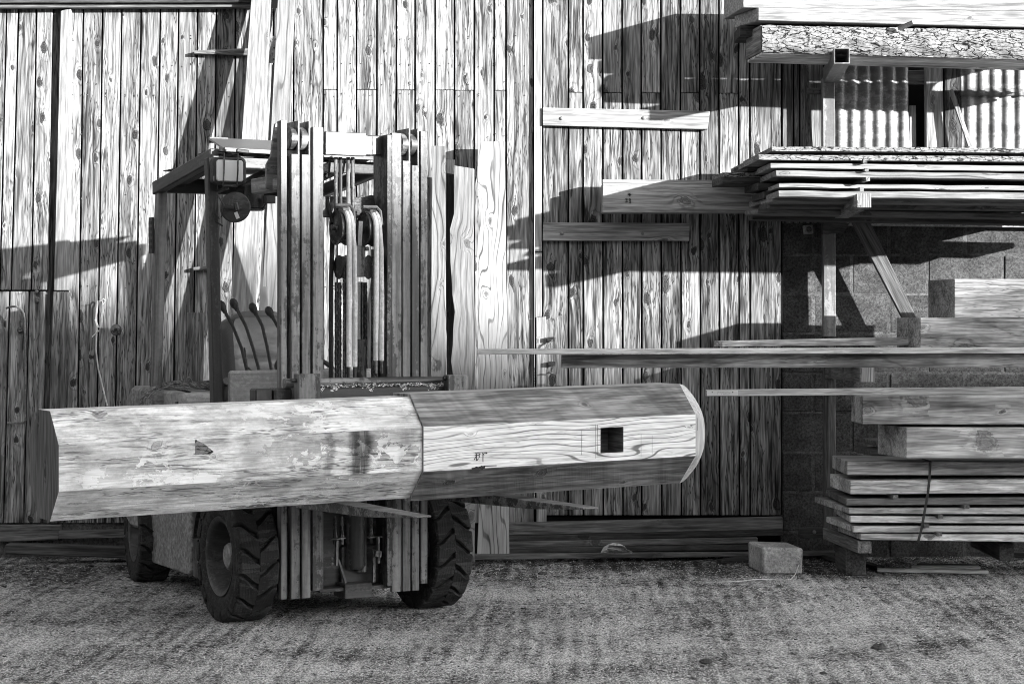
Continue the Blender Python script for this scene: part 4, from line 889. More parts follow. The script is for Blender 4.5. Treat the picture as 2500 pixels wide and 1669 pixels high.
for v in range(len(mb.v)): mb.v[v] = Vector((OX+ca*mb.v[v].x-sa*mb.v[v].y, OY+sa*mb.v[v].x+ca*mb.v[v].y, mb.v[v].z))
mb.build('sawdust', 'chip', kind='stuff', label='pale wood shavings lying along the forklift carriage plate')
mb = MB(); a = F(616, 948, -.36); b = F(660, 948, -.36); mb.bb(a.x, b.x-.003, -.40, -.32, .7, a.z); mb.bb(b.x+.002, F(704, 948, -.36).x, -.41, -.32, .7, a.z); part('side_block', 'guard', mb, bev=.008)
# forks
for (x0, x1, xt0, xt1, z0) in ((-.41, -.30, -.345, -.235, .60), (.355, .465, .455, .555, .60)):
    mb = MB(); f = mb
    ys = [-.46, -.52, -.8, -1.2, -1.57]; top = [z0+.022, z0+.022, z0+.022, z0+.018, z0+.016]; th = [.055, .055, .05, .036, .008]
    vs = []; fs = []
    for i, y in enumerate(ys):
        t = (y+.46)/(-1.11); xa = x0+(xt0-x0)*t; xb = x1+(xt1-x1)*t
        if i == 4: xa += .02; xb -= .004
        vs += [(xa, y, top[i]), (xb, y, top[i]), (xb, y, top[i]-th[i]), (xa, y, top[i]-th[i])]
    for i in range(4):
        for k in range(4): k2 = (k+1) % 4; a = i*4; fs.append((a+k, a+k2, a+4+k2, a+4+k))
    fs += [(0, 1, 2, 3), (19, 18, 17, 16)]
    mb.add(vs, fs); 
    fo = part('fork', 'forkm', mb, bev=.002)
    mb = MB(); mb.bb(x0-.0+ (.012 if x0 < 0 else 0), x1+(.012 if x0 < 0 else 0), -.515, -.463, z0+.026, 1.17 if x0 < 0 else 1.155); part('fork_shank', 'mast', mb, fo, bev=.004)
    mb = MB(); mb.tube([(x0-.012, -.49, 1.14), (x0+.02, -.49, 1.14)], .01, 8); part('fork_pin', 'black', mb, fo)
# body
bd = MB(); zz0 = .30
def fill(nm, mat, x0, x1, y0, y1, z0, z1, bev=.015, **k): mb = MB(); mb.bb(x0, x1, y0, y1, z0, z1); return part(nm, mat, mb, bev=bev, **k)
fill('cowl', 'body', -.462, .44, .18, .24, .45, F(620, 904, .18).z, .012)
fill('floor_plate', 'guard', -.47, .47, .22, .95, .42, .46, .005)
side = MB()
pr = [(-.475, .72, .74), (-.475, .73, .15), (-.475, .78, .125), (-.475, 1.36, .125), (-.475, 1.41, .19), (-.475, 1.43, .62), (-.475, 1.36, .74)]
side.prism(pr, (.03, 0, 0)); part('side_panel', 'bodyd', side, bev=.006)
side = MB(); side.prism([(.445, y, z) for _, y, z in pr], (.03, 0, 0)); part('side_panel', 'bodyd', side, bev=.006)
mb = MB(); mb.bb(-.47, -.36, .44, .715, .12, .66); part('mud_flap', 'steel', mb, bev=.006)
mb = MB(); mb.bb(-.36, .36, -.07, -.03, .15, .92); part('front_bulkhead', 'black', mb, bev=.006)
mb = MB(); mb.bb(-.40, .40, .05, 1.25, .14, .40); part('belly', 'black', mb, bev=.01)
mb = MB(); mb.tube([(-.479, .80, .66), (-.488, .80, .56), (-.488, .86, .545)], .006, 8); part('step_handle', 'galv', mb, smooth=True)
mb = MB(); mb.bb(-.479, -.474, .75, .80, .56, .68); part('side_recess', 'black', mb)
fill('chassis', 'steel', -.34, .34, -.1, 1.3, .22, .42, .01)
mb = MB(); mb.lathe([(.065, -.37), (.065, .37)], (0, 0, .3), (1, 0, 0), 20); part('axle', 'steel', mb, smooth=True)
# hood and counterweight
hz = F(420, 955, 1.3).z
hood = MB()
prof = [(.95, .45), (.95, hz-.03), (.99, hz), (1.45, hz+.005), (1.52, hz-.03), (1.55, .45)]
hood.prism([(-.43, y, z) for y, z in prof], (.86, 0, 0)); part('hood', 'body', hood, bev=.012)
cw = MB(); prof = [(1.30, .28), (1.30, hz-.02), (1.34, hz+.015), (1.72, hz+.02), (1.80, hz-.05), (1.86, .6), (1.82, .32), (1.74, .28)]
cw.prism([(-.48, y, z) for y, z in prof], (.96, 0, 0)); part('counterweight', 'bodyd', cw, bev=.02)
mb = MB(); mb.bb(-.438, -.43, 1.06, 1.09, .72, hz-.045); part('hood_trim', 'mast2', mb, bev=.002)
# seat
seat = MB(); vs = []; fs = []; nU, nV = 16, 14
cx = .02; wS = .24; zt_ = F(620, 757, .95).z; zl_ = .98
for side_ in (0, 1):
    for j in range(nV+1):
        v = j/nV; z = zl_+(zt_-zl_)*v
        for i in range(nU+1):
            u = -1+2*i/nU; e = (abs(u)**2.6); ve = max(0, (v-.75)/.25)**2
            hw = wS*(1-.22*ve); zz_ = z-(.05*e*ve); dep = .065*math.sqrt(max(0, 1-abs(u)**4))*math.sqrt(max(.02, 1-max(0, (v-.85)/.15)**3))
            bulge = .02*math.exp(-((abs(u)-.78)/.16)**2)-.012*math.exp(-((v-.42)/.06)**2)*(abs(u) < .7)
            y = .98+.1*v-(dep+bulge if side_ == 0 else -dep)
            vs.append((cx+u*hw, y, zz_))
W_ = nU+1; off = W_*(nV+1)
for j in range(nV):
    for i in range(nU):
        a = j*W_+i; fs.append((a, a+1, a+W_+1, a+W_)); b = off+a; fs.append((b, b+W_, b+W_+1, b+1))
for i in range(nU): fs.append((nV*W_+i, nV*W_+i+1, off+nV*W_+i+1, off+nV*W_+i)); fs.append((i, off+i, off+i+1, i+1))
for j in range(nV): a = j*W_; fs.append((a, a+W_, off+a+W_, off+a)); a += nU; fs.append((a, off+a, off+a+W_, a+W_))
seat.add(vs, fs); sb_ = part('seat_back', 'leather', seat, smooth=True)
mb = MB(); mb.tube([(cx-.14, .915, 1.27), (cx-.13, .905, 1.17), (cx-.06, .90, 1.115), (cx+.06, .90, 1.115), (cx+.14, .905, 1.17)], .006, 8); part('seat_piping', 'leather', mb, sb_, smooth=True)
fill('seat_cushion', 'leather', cx-.25, cx+.25, .52, .98, .88, 1.0, .03)
mb = MB(); mb.tube([(cx-.27, .9, .95), (cx-.275, .86, 1.08), (cx-.27, .82, 1.1)], .022, 10); part('armrest', 'leather', mb, smooth=True)
# levers
for (pts) in ([(603, 905), (590, 850), (568, 795), (547, 757)], [(633, 905), (618, 850), (600, 795), (577, 752)], [(663, 905), (652, 845), (640, 795), (623, 762)], [(689, 905), (684, 840), (680, 800), (663, 770)]):
    P3 = [F(x, y, .34+.05*i) for i, (x, y) in enumerate(pts)]; 
    mb = MB(); mb.tube([P3[0]-Vector((0, 0, .1))]+P3, .0085, 8); lv = part('control_lever', 'black', mb, smooth=True)
    mb = MB(); d = (P3[-1]-P3[-2]).normalized(); p = P3[-1]; mb.tube([p-d*.012, p, p+d*.015, p+d*.035, p+d*.05, p+d*.056], [.011, .012, .019, .021, .014, .004], 12); part('lever_knob', 'black', mb, lv, smooth=True)
# steering wheel hidden low behind the cowl
mb = MB(); cS = Vector((.02, .42, 1.16)); ring = [cS+Vector((.15*math.cos(2*PI*k/28), .15*math.sin(2*PI*k/28)*.8, .15*math.sin(2*PI*k/28)*.5)) for k in range(29)]; mb.tube(ring, .012, 8, cap=False); mb.tube([cS, cS+Vector((0, -.12, -.3))], .02, 8)
for k in (0, 9, 18): mb.tube([cS, ring[k]], .008, 6)
part('steering_wheel', 'black', mb, smooth=True)
# overhead guard
zf, zr = 2.245, 2.135
fxl, fxr = F(519, 362, .33).x, .5
yF, yR = .36, 1.33
def gpt(x, y, dz=0): t = (y-yF)/(yR-yF); return Vector((x, y, zf+(zr-zf)*t+dz))
gd = MB()
for x in (-1, 1): gd.bar(gpt(x*.48, yF, -.03), gpt(x*.46, yR, -.025), .05, .07)
part('guard_side_rail', 'guard', gd, bev=.006)
gd = MB(); gd.bar(gpt(-.46, yF+.02, -.06), gpt(.46, yF+.02, -.06), .04, .06); part('guard_front_bar', 'guard', gd, bev=.004)
gd = MB(); gd.bar(gpt(-.45, yR-.02, -.01), gpt(.45, yR-.02, -.01), .04, .08); part('guard_rear_bar', 'black', gd, bev=.004)
for k in range(5):
    y = yF+.02; x = -.34+.17*k; gd = MB(); gd.bar(gpt(x, yF+.05, -.0), gpt(x, yR-.05, -.0), .05, .03); part('guard_slat', 'black', gd, bev=.003)
gd = MB(); gd.bar(gpt(-.44, .62, .032), gpt(.44, .62, .032), .2, .006); gd.bar(gpt(-.43, 1.02, .032), gpt(.43, 1.02, .032), .58, .006); part('roof_sheet', 'black', gd)
# propped visor panel above the front bar
v0 = F(536, 364, .32); v1 = F(668, 376, .32); v2 = F(672, 350, .75); v3 = F(565, 343, .75)
v0, v1 = Vector((-.46, .30, 2.24)), Vector((.45, .30, 2.225)); v3, v2 = Vector((-.42, .62, F(565, 344, .62).z)), Vector((.45, .62, F(565, 344, .62).z))
gd = MB(); gd.add([v0, v1, v2, v3, v0+Vector((0, .006, .012)), v1+Vector((0, .006, .012)), v2+Vector((0, .006, .012)), v3+Vector((0, .006, .012))], [(3, 2, 1, 0), (4, 5, 6, 7), (0, 1, 5, 4), (2, 3, 7, 6), (1, 2, 6, 5), (3, 0, 4, 7)]); part('roof_visor', 'visor', gd)
gd = MB(); gd.bar(v0+Vector((0, -.01, 0)), v1+Vector((0, -.01, 0)), .02, .022); gd.bar(v3, v3+Vector((.1, 0, .0)), .02, .03); part('visor_edge', 'guard', gd, bev=.002)
gd = MB(); a = F(577, 367, .28); gd.bar(a, F(607, 371, .28), .015, .018); part('visor_catch', 'black', gd, bev=.004)
# posts
def post(nm, a, b, w_, d_, mat='guard'): mb = MB(); mb.bar(a, b, w_, d_, up=(0, 1, 0)); return part(nm, mat, mb, bev=.006)
a = F(514, 385, .34); b = F(532, 985, .24); post('guard_post', (a.x, .34, a.z), (b.x, .24, .75), .05, .06)
a = F(989, 385, .34); post('guard_post', (.475, .36, 2.2), (.475, .24, .75), .05, .06)
a = F(398, 455, 1.38); post('guard_post', (-.45, 1.28, 2.12), (-.455, 1.37, .95), .05, .06, 'mast')
post('guard_post', (.45, 1.28, 2.12), (.455, 1.37, .95), .05, .06)
mb = MB(); pA = Vector((-.485, 1.34, F(378, 532, 1.4).z)); pB = Vector((-.485, 1.34, F(378, 620, 1.4).z)); mb.bar(pA, pB, .06, .012, up=(1, 0, 0)); part('louvre_bracket', 'guard', mb, bev=.003)
mb = MB()
for k in range(5): z = pB.z+.025+.032*k; mb.bb(-.494, -.489, 1.32, 1.36, z, z+.018)
part('louvre', 'black', mb)
# work lamp on the front post
lampc = F(551, 419, .26); lw, lh = .155, .13
lamp = MB()
def rrect(cx_, cz, hw, hh, y, r, n=4):
    o = []
    for (sx_, sz, a0) in ((1, 1, 0), (-1, 1, PI/2), (-1, -1, PI), (1, -1, 3*PI/2)):
        for k in range(n+1): a = a0+PI/2*k/n; o.append(Vector((cx_+sx_*(hw-r)+r*math.cos(a), y, cz+sz*(hh-r)+r*math.sin(a))))
    return o
def loft(mb, rings):
    vs = [p for r_ in rings for p in r_]; n = len(rings[0]); fs = []
    for i in range(len(rings)-1):
        for k in range(n): k2 = (k+1) % n; fs.append((i*n+k, i*n+k2, (i+1)*n+k2, (i+1)*n+k))
    fs += [tuple(range(n)), tuple((len(rings)-1)*n+k for k in range(n))[::-1]]
    mb.add(vs, fs)
hw = .083; hh = .066; y0 = .20
loft(lamp, [rrect(lampc.x, lampc.z, hw-.012, hh-.012, y0+.004, .016), rrect(lampc.x, lampc.z, hw-.01, hh-.01, y0, .018), rrect(lampc.x, lampc.z, hw, hh, y0+.005, .024), rrect(lampc.x, lampc.z, hw, hh, y0+.05, .024), rrect(lampc.x, lampc.z, hw*.6, hh*.6, y0+.09, .02)])
lm = part('work_lamp', 'black', lamp, smooth=True)
mb = MB(); loft(mb, [rrect(lampc.x, lampc.z, hw-.018, hh-.018, y0-.004, .012), rrect(lampc.x, lampc.z, hw-.014, hh-.014, y0+.003, .014)]); part('lens', 'glass', mb, lm, smooth=True)
mb = MB()
for dx in (-.034, .036): mb.tube([Vector((lampc.x+dx-.012, y0+.03, lampc.z+hh+.018)), Vector((lampc.x+dx, y0-.012, lampc.z+hh+.016)), Vector((lampc.x+dx-.003, y0-.02, lampc.z)), Vector((lampc.x+dx-.006, y0-.012, lampc.z-hh-.012))], .0042, 6)
mb.tube([Vector((lampc.x-.034, y0-.012, lampc.z-hh-.01)), Vector((lampc.x+.03, y0-.012, lampc.z-hh-.01))], .004, 6); part('lamp_guard', 'steel', mb, lm, smooth=True)
mb = MB(); mb.bar(Vector((lampc.x, .25, lampc.z-.08)), Vector((-.49, .33, lampc.z-.1)), .03, .01); mb.bar(Vector((-.5, .33, lampc.z-.06)), Vector((-.505, .31, lampc.z-.2)), .04, .012, up=(0, 1, 0)); part('lamp_bracket', 'steel', mb)
# round reflector seen from behind and its clamp
c = F(574, 506, .2); mb = MB(); mb.lathe([(.0, -.008), (.05, -.009), (.072, -.006), (.0745, 0), (.07, .006), (.03, .012), (0.001, .012)], c, Vector((-.45, -1, .05)), 32); rm_ = part('round_mirror', 'guard', mb, smooth=True)
mb = MB(); mb.bar(c+Vector((-.07, -.02, .0)), c+Vector((.055, -.025, -.01)), .012, .012); mb.bar(c+Vector((-.01, -.03, .02)), c+Vector((.0, -.03, -.015)), .02, .008, up=(0, 1, 0)); mb.tube([c+Vector((-.09, 0, .06)), c+Vector((-.06, -.02, .0)), c+Vector((-.07, .0, -.05))], .004, 6); part('clamp', 'steel', mb, rm_)
mb = MB(); mb.bar(c+Vector((-.005, -.02, -.025)), c+Vector((.008, -.02, -.055)), .018, .002, up=(0, 1, 0)); part('sticker_patch', 'plate', mb, rm_)
mb = MB(); mb.tube([c+Vector((-.1, .02, .03)), c+Vector((-.115, 0, -.03)), c+Vector((-.1, 0, -.07)), c+Vector((-.06, .01, -.09))], .004, 6); mb.tube([c+Vector((-.085, .02, .04)), c+Vector((-.1, 0, -.02)), c+Vector((-.08, 0, -.06))], .003, 6); part('lamp_cable', 'black', mb, smooth=True)
# hanging round lamp under the roof and a small box
c = F(620, 497, .6); mb = MB(); mb.tube([c+Vector((0, 0, .09)), c+Vector((0, 0, .0)), c-Vector((0, 0, .022)), c-Vector((0, 0, .03))], [.045, .055, .06, .05], 24); part('roof_lamp', 'black', mb, smooth=True)
mb = MB(); mb.tube([c-Vector((0, 0, .028)), c-Vector((0, 0, .036))], [.057, .045], 24); part('lamp_rim', 'galv', mb, smooth=True)
mb = MB(); a = F(657, 487, .5); mb.box(a, (.05, .05, .04)); mb.tube([F(650, 495, .5), F(640, 512, .55)], .003, 6); part('switch_box', 'black', mb, bev=.004)
# wheels
def wheel(nm, c, r, w_, steer=0, lug=True):
    wo_ = bpy.data.objects.new(nm, None); C.objects.link(wo_); wo_.parent = fk; wo_.location = c; wo_.rotation_euler = (0, 0, steer); wo_.empty_display_size = .1
    h_ = w_/2; mb = MB()
    prof = [(r*.60, -h_*.80), (r*.66, -h_*.93), (r*.74, -h_*.98), (r*.80, -h_*.93), (r*.86, -h_*.96), (r*.92, -h_*.88), (r*.925, -h_*.6), (r*.93, 0), (r*.925, h_*.6), (r*.92, h_*.88), (r*.86, h_*.96), (r*.74, h_*.98), (r*.60, h_*.8)]
    mb.lathe(prof, (0, 0, 0), (1, 0, 0), 64, closed=True)
    t = mb.build('tyre', 'rubber', wo_, smooth=True)
    mb = MB(); nl = 16; pit = 2*PI/nl
    for s_ in (-1, 1):
        for k in range(nl):
            th0 = k*pit+(pit/2 if s_ > 0 else 0); n = 7; vs = []; fs = []
            for i in range(n+1):
                t_ = i/n; xw = s_*h_*(1.0-1.02*t_) ; sk = pit*(.50*t_**1.3)*1.0-.06*pit*math.sin(t_*PI*2)
                cw_ = pit*(.43-.06*t_); ro = r*(.985 if t_ < .08 else 1.0); ri = r*.90
                for (rr_, hwid) in ((ri, cw_*1.1), (ro, cw_)):
                    for sg_ in (-1, 1):
                        th = th0+sk*1.0+sg_*hwid*1.0; vs.append((xw*(1.0 if rr_ == ri else (.94 if t_ < .05 else 1)), rr_*math.cos(th), rr_*math.sin(th)))
            for i in range(n):
                a = i*4; b = a+4
                fs += [(a, b, b+1, a+1), (a+2, a+3, b+3, b+2), (a, a+2, b+2, b), (a+1, b+1, b+3, a+3)]
            fs += [(0, 1, 3, 2), (n*4, n*4+2, n*4+3, n*4+1)]
            mb.add(vs, fs)
            # shoulder lug running down the sidewall
            vs = []; fs = []
            for (rr_, xx) in ((.985, .94), (.90, 1.0), (.82, .97)):
                for sg_ in (-1, 1):
                    th = th0+sg_*pit*.40; vs.append((s_*h_*xx*1.015, r*rr_*math.cos(th), r*rr_*math.sin(th)))
            for (rr_, xx) in ((.96, .8), (.88, .85), (.82, .85)):
                for sg_ in (-1, 1):
                    th = th0+sg_*pit*.40; vs.append((s_*h_*xx, r*rr_*math.cos(th), r*rr_*math.sin(th)))
            mb.add(vs, [(0, 1, 3, 2), (2, 3, 5, 4), (0, 2, 8, 6), (2, 4, 10, 8), (1, 7, 9, 3), (3, 9, 11, 5), (0, 6, 7, 1), (4, 5, 11, 10)])
    mb.build('tread', 'rubber', wo_, bev=.004, kind=None)
    mb = MB(); mb.lathe([(r*.61, -h_*.82), (r*.60, -h_*.90), (r*.56, -h_*.86), (r*.53, -h_*.80), (r*.50, -h_*.62), (r*.46, -h_*.1), (r*.42, h_*.1), (r*.22, h_*.05), (r*.1, h_*.05)], (0, 0, 0), (1, 0, 0), 48, cap0=False)
    mb.build('rim', 'guard', wo_, smooth=True)
    mb = MB(); mb.lathe([(r*.20, h_*.1), (r*.20, -h_*.35), (r*.17, -h_*.5), (r*.08, -h_*.52), (r*.02, -h_*.52)], (0, 0, 0), (1, 0, 0), 24); mb.build('hub', 'bodyd', wo_, smooth=True)
    mb = MB()
    for k in range(6): a = 2*PI*k/6+.3; mb.lathe([(r*.04, h_*.05), (r*.04, -h_*.2), (r*.02, -h_*.25)], (0, r*.30*math.cos(a), r*.30*math.sin(a)), (1, 0, 0), 6)
    mb.build('wheel_nuts', 'bodyd', wo_)
    return wo_
wheel('wheel', (-.5, 0, .305), .31, .20)
w2 = wheel('wheel', (.5, 0, .305), .31, .20); w2.rotation_euler = (.13, 0, PI)
wheel('wheel', (-.42, 1.60, .27), .275, .18, math.radians(-8))
w4 = wheel('wheel', (.46, 1.42, .27), .275, .18, 0); w4.rotation_euler = (.2, 0, PI+math.radians(-10))
for x in (-.385, .385):
    mb = MB(); mb.lathe([(.14, -.02), (.15, -.01), (.15, .01), (.14, .02)], (x*.92, 0, .31), (1, 0, 0), 28); part('brake_drum', 'steel', mb, smooth=True)
mb = MB()
for k in range(9):
    a = .5*PI+k*.45*PI/9; a2 = a+.45*PI/9; r_ = .345
    mb.bar((-.5, -r_*math.cos(a), .305+r_*math.sin(a)), (-.5, -r_*math.cos(a2), .305+r_*math.sin(a2)), .2, .012, up=(0, .01, 1))
part('mudguard', 'black', mb)
# ---- rope and webbing sling on the hood (separate things)
def Wd(p): return Vector((OX+ca*p.x-sa*p.y, OY+sa*p.x+ca*p.y, p.z))
mb = MB()
def strand(pts, r=.011):
    # twisted rope: two strands wound round a smoothed path
    P3 = [Vector(p) for p in pts]; fine = []
    for i in range(len(P3)-1):
        p0 = P3[max(0, i-1)]; p1 = P3[i]; p2 = P3[i+1]; p3 = P3[min(len(P3)-1, i+2)]
        for k in range(10):
            t = k/10; fine.append(.5*((2*p1)+(-p0+p2)*t+(2*p0-5*p1+4*p2-p3)*t*t+(-p0+3*p1-3*p2+p3)*t**3))
    fine.append(P3[-1])
    for ph in (0, 2*PI/3, 4*PI/3):
        o = []; L = 0
        for i, p in enumerate(fine):
            t = (fine[min(i+1, len(fine)-1)]-fine[max(0, i-1)]).normalized(); a = t.cross(Vector((.1, .2, 1))).normalized(); b = t.cross(a)
            if i: L += (p-fine[i-1]).length
            th = L/.05*2*PI+ph; o.append(p+(a*math.cos(th)+b*math.sin(th))*r*.55)
        mb.tube(o, r*.6, 6)
rp = lambda l: [Wd(F(x, y, ly)) for x, y, ly in l]
strand(rp([(352, 1010, 1.29), (354, 985, 1.27), (360, 960, 1.27), (375, 948, 1.3), (392, 944, 1.35), (420, 940, 1.3), (452, 938, 1.25), (480, 940, 1.2), (516, 938, 1.2)]))
strand(rp([(342, 1000, 1.36), (346, 978, 1.35), (362, 952, 1.37), (400, 941, 1.4), (430, 933, 1.4), (465, 936, 1.35), (516, 932, 1.3)]))
strand(rp([(395, 938, 1.36), (420, 936, 1.35), (452, 933, 1.32), (480, 945, 1.2), (516, 944, 1.2)])); strand(rp([(455, 940, 1.25), (460, 925, 1.25), (468, 934, 1.25), (490, 944, 1.22), (514, 948, 1.2)]))
mb.build('rope', 'rope', smooth=True, label='coiled twisted rope lying over the forklift hood', cat='rope')
mb = MB()
pts = [(358, 1000, 1.05), (362, 972, 1.05), (374, 955, 1.06), (396, 948, 1.08), (412, 942, 1.1), (424, 936, 1.1), (440, 936, 1.1), (452, 944, 1.08), (464, 956, 1.06), (448, 952, 1.06), (432, 950, 1.08), (420, 944, 1.1)]
W3 = rp(pts)
for i in range(len(W3)-1): mb.bar(W3[i], W3[i+1], .04, .004, up=(0, .3, 1))
mb.build('webbing_sling', 'rope', label='flat webbing sling looped on the forklift hood beside the rope', cat='sling')

# ------------------------------------------------------------------ octagonal beam on the forks
bt = math.radians(1.0)
bm_ = thing('octagonal_beam', (OX, OY, 0), 'huge octagonal oak beam with rounded right end lying on the forks', 'beam', rot=A)
yc = -.80; zc0 = .849
def Bp(x, a, b):   # along x, section coords a (toward back), b (up)
    return Vector((x, yc+a, zc0+b+(x)*math.tan(bt)))
def octo(h_, tilt=0):
    k = h_*math.tan(PI/8); o = [(-h_, -k), (-h_, k), (-k, h_), (k, h_), (h_, k), (h_, -k), (k, -h_), (-k, -h_)]   # starts at front lower corner, goes up
    return o
def facet(mb, xs_, a0, a1, h_, jag=0):
    vs = []; wc = []; fs = []
    for x in xs_:
        for (a, b), v in ((a0, 0), (a1, 1)): vs.append(Bp(x, a, b)); wc.append((x, v*h_*.8, 0))
    for i in range(len(xs_)-1): fs.append((i*2, i*2+2, i*2+3, i*2+1))
    mb.add(vs, fs, wc, offx=0.)
hL = .2235; hR = .2365; O = octo(hL); OR_ = octo(hR)
x0, x1, x2 = -1.63, -.02, 1.395
names = ['front_face', 'upper_chamfer', 'top', 'back_chamfer', 'back', 'lower_back_chamfer', 'bottom', 'lower_chamfer']
def solid(nm, Oc, xa, xb, mats, skip=None, ska=0):
    mbm = MB(); n = 8
    vs = []; wc = []; fs = []
    # separate verts per facet so the grain follows each face
    for k in range(8):
        if skip == k: continue
        a0, a1 = Oc[k], Oc[(k+1) % 8]; w_ = math.dist(a0, a1)
        facet(mbm, [xa, xb], a0, a1, w_)
    mbm.add([Bp(xa, a, b) for a, b in Oc], [tuple(range(8))], [(b, a, 0) for a, b in Oc]); mbm.add([Bp(xb, a, b) for a, b in Oc], [tuple(range(8))[::-1]], [(b, a, 0) for a, b in Oc])
    o = mbm.build(nm, mats[0], bm_)
    return o, mbm
sh, _ = solid('shaft', O, x0, x1, ['beamL'])
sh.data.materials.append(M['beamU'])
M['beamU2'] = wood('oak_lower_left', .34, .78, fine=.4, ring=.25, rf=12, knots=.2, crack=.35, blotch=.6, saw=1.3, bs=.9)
sh.data.materials.append(M['beamU2']); sh.data.materials.append(M['beamLF']); sh.data.materials.append(M['mid'])
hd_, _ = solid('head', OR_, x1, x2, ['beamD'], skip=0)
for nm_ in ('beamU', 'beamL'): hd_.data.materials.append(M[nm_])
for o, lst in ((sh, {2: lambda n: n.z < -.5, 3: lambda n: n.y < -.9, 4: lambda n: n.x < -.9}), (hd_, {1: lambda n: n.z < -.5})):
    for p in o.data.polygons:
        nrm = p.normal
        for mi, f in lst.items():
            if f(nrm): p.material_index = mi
# planed front face of the head with a mortice
k = hR*math.tan(PI/8)
def fx(px, py):
    ly = yc-hR; p = F(px, py, ly); return p.x, p.z-zc0-p.x*math.tan(bt)
mx0, mzt = fx(1466, 1044); mx1, mzb = fx(1522, 1103)
mb = MB(); xsv = [x1, mx0, mx1, x2]; zs_ = [-k, mzb, mzt, k]; vs = []; wc = []; fs = []
for x in xsv:
    for z in zs_: vs.append(Bp(x, -hR, z)); wc.append((x, z, 0))
for i in range(3):
    for j in range(3):
        if i == 1 and j == 1: continue
        a = i*4+j; fs.append((a, a+4, a+5, a+1))
mb.add(vs, fs, wc, seed=.55); ff_ = mb.build('planed_face', 'beamF', bm_)
mb = MB(); c4 = [(mx0, mzt), (mx1, mzt), (mx1, mzb), (mx0, mzb)]
for i in range(4):
    (xa, za), (xb, zb_) = c4[i], c4[(i+1) % 4]; V = [Bp(xa, -hR, za), Bp(xb, -hR, zb_), Bp(xb, -hR+.14, zb_), Bp(xa, -hR+.14, za)]
    mb.add(V, [(0, 1, 2, 3)], [(v.y, v.x, v.z) for v in V])
V = [Bp(x, -hR+.14, z) for x, z in c4]; mb.add(V, [(0, 1, 2, 3)]); mb.build('mortice', 'mid', bm_)
# rounded end
mb = MB(); n = 64; rings = 9; vs = []; fs = []; wc = []
def octr(th, h_):
    a = ((th+PI/8) % (PI/4))-PI/8; return h_/math.cos(a)
for j in range(rings+1):
    t = j/rings; ph = t*PI/2*.985; s_ = math.cos(ph)**.9; xx = x2-.0+.135*math.sin(ph)
    bl_ = min(1, t*2.2)
    for i in range(n):
        th = 2*PI*i/n; ro = octr(th, hR); rr_ = (ro*(1-bl_)+hR*1.01*bl_)*s_ if j else ro
        b_, a_ = math.sin(th)*rr_, math.cos(th)*rr_; p = Bp(xx, a_, b_); vs.append(p); wc.append((b_, a_, xx))
for j in range(rings):
    for i in range(n): i2 = (i+1) % n; fs.append((j*n+i, j*n+i2, (j+1)*n+i2, (j+1)*n+i))
fs.append(tuple(rings*n+i for i in range(n)))
mb.add(vs, fs, wc); mb.build('rounded_end', 'nose', bm_, smooth=True)
# carpenter's scrawl and scribed lines on the planed face, torn knot at the lower arris
def fpt(px, py): x, z = fx(px, py); return Bp(x, -hR-.0006, z)
seg = [(1159, 1106, 1168, 1106), (1163, 1106, 1163, 1124), (1159, 1111, 1170, 1111), (1157, 1122, 1162, 1114), (1164, 1124, 1168, 1118), (1168, 1106, 1174, 1107), (1170, 1106, 1170, 1117), (1177, 1105, 1182, 1110), (1179, 1106, 1179, 1127), (1181, 1106, 1188, 1106), (1186, 1103, 1189, 1107)]
strokes(seg, 0, bm_, th=.003, f=fpt).build('pencil_writing', 'ink', bm_)
seg = [(1454, 1035, 1454, 1118), (1459, 1036, 1459, 1110), (1420, 1050, 1420, 1110), (1565, 1058, 1565, 1115), (1592, 1062, 1592, 1108), (1703, 1020, 1703, 1050), (1440, 1044, 1462, 1044), (1438, 1103, 1462, 1103)]
strokes(seg, 0, bm_, th=.0011, f=fpt).build('scribed_lines', 'grey', bm_)
mb = MB()
for (px, py, r_) in ((1162, 1145, 11), (1176, 1141, 7), (1152, 1148, 6)):
    c = fpt(px, py); vs = [c]; n = 12
    for i in range(n): a = 2*PI*i/n; q = r_*(.6+.5*R.random())/540; vs.append(c+Vector((math.cos(a)*q*1.4, -.0008, math.sin(a)*q*.75)))
    mb.add(vs, [(0, i+1, (i+1) % n+1) for i in range(n)])
mb.bar(fpt(1180, 1137), fpt(1212, 1136), .004, .002, up=(0, 1, 0)); mb.build('torn_knot', 'dark', bm_)
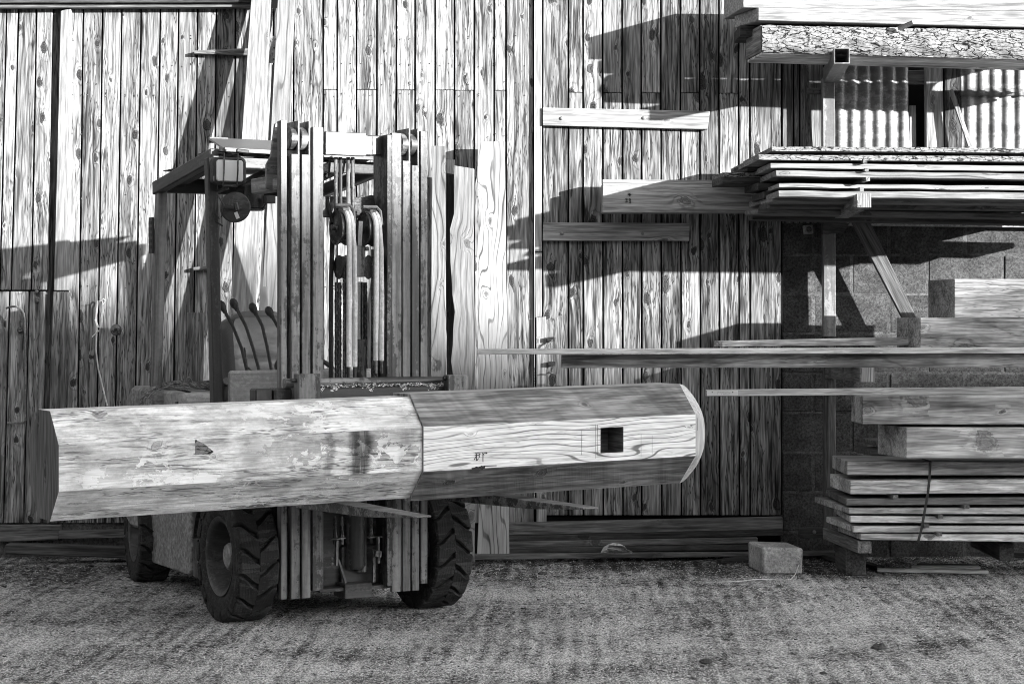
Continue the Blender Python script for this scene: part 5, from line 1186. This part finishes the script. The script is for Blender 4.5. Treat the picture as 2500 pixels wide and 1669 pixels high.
# bark patch, dark drip stain and weathered scraps on the shaft front
def sx_(px, py, off=0):
    ly = yc-hL-off; p = F(px, py, ly); return p
mb = MB(); poly = [sx_(477, 1072, .001), (sx_(500, 1084, .001)), sx_(522, 1102, .001), sx_(512, 1110, .001), sx_(490, 1108, .001), sx_(476, 1110, .001)]
mb.prism(poly, (0, .0008, 0)); mb.build('bark_patch', 'bark', bm_)
# ------------------------------------------------------------------ unseen barn added behind the camera: its height is set to shade the lower half of everything
bn = thing('shade_barn', (36, -24, 0), 'unseen long gabled barn added behind the viewpoint to shade the lower half of the scene', 'barn')
mb = MB(); rz = 12.6; ez = 8.0
prof = [(-17.5, 0), (-17.5+.0, ez), (-24, rz), (-30.5, ez), (-30.5, 0)]
mb.prism([(-8, y, z-.05) for y, z in prof], (90, 0, 0)); local(mb, bn).build('walls', 'mid', bn)
mb = MB()
for s_, (ya, yb2) in ((0, (-17.0, -24)), (1, (-31, -24))):
    mb.hexa([(-8.5, ya, ez-.15), (82.5, ya, ez-.15), (82.5, ya, ez-.3), (-8.5, ya, ez-.3), (-8.5, yb2, rz+.12), (82.5, yb2, rz+.12), (82.5, yb2, rz-.05), (-8.5, yb2, rz-.05)])
local(mb, bn).build('roof', 'sheet', bn)
mb = MB(); mb.prism([(43.6, -24.5, rz-.6), (43.6, -23.5, rz-.6), (43.6, -23.5, rz+.3), (43.6, -24, rz+.5), (43.6, -24.5, rz+.3)], (.75, 0, 0)); local(mb, bn).build('ridge_shade_block', 'mid', bn)  # unseen block added on the ridge to raise the shade edge at far left

# unseen shed added on the left to cut the sky light from that side
sn = thing('sky_block_shed', (-9.5, 2, 0), 'unseen dark shed added on the left to block sky light from that side', 'shed')
mb = MB(); mb.prism([(-7.5, -9, 0), (-7.5, -9, 4.6), (-10, -9, 6), (-12.5, -9, 4.6), (-12.5, -9, 0)], (0, 20, 0)); local(mb, sn).build('walls', 'dark', sn)
mb = MB()
for xa in (-7.2, -12.8): mb.hexa([(xa, -9.3, 4.55), (xa, 11.3, 4.55), (xa, 11.3, 4.45), (xa, -9.3, 4.45), (-10, -9.3, 6.12), (-10, 11.3, 6.12), (-10, 11.3, 6.02), (-10, -9.3, 6.02)])
local(mb, sn).build('roof', 'dark', sn)
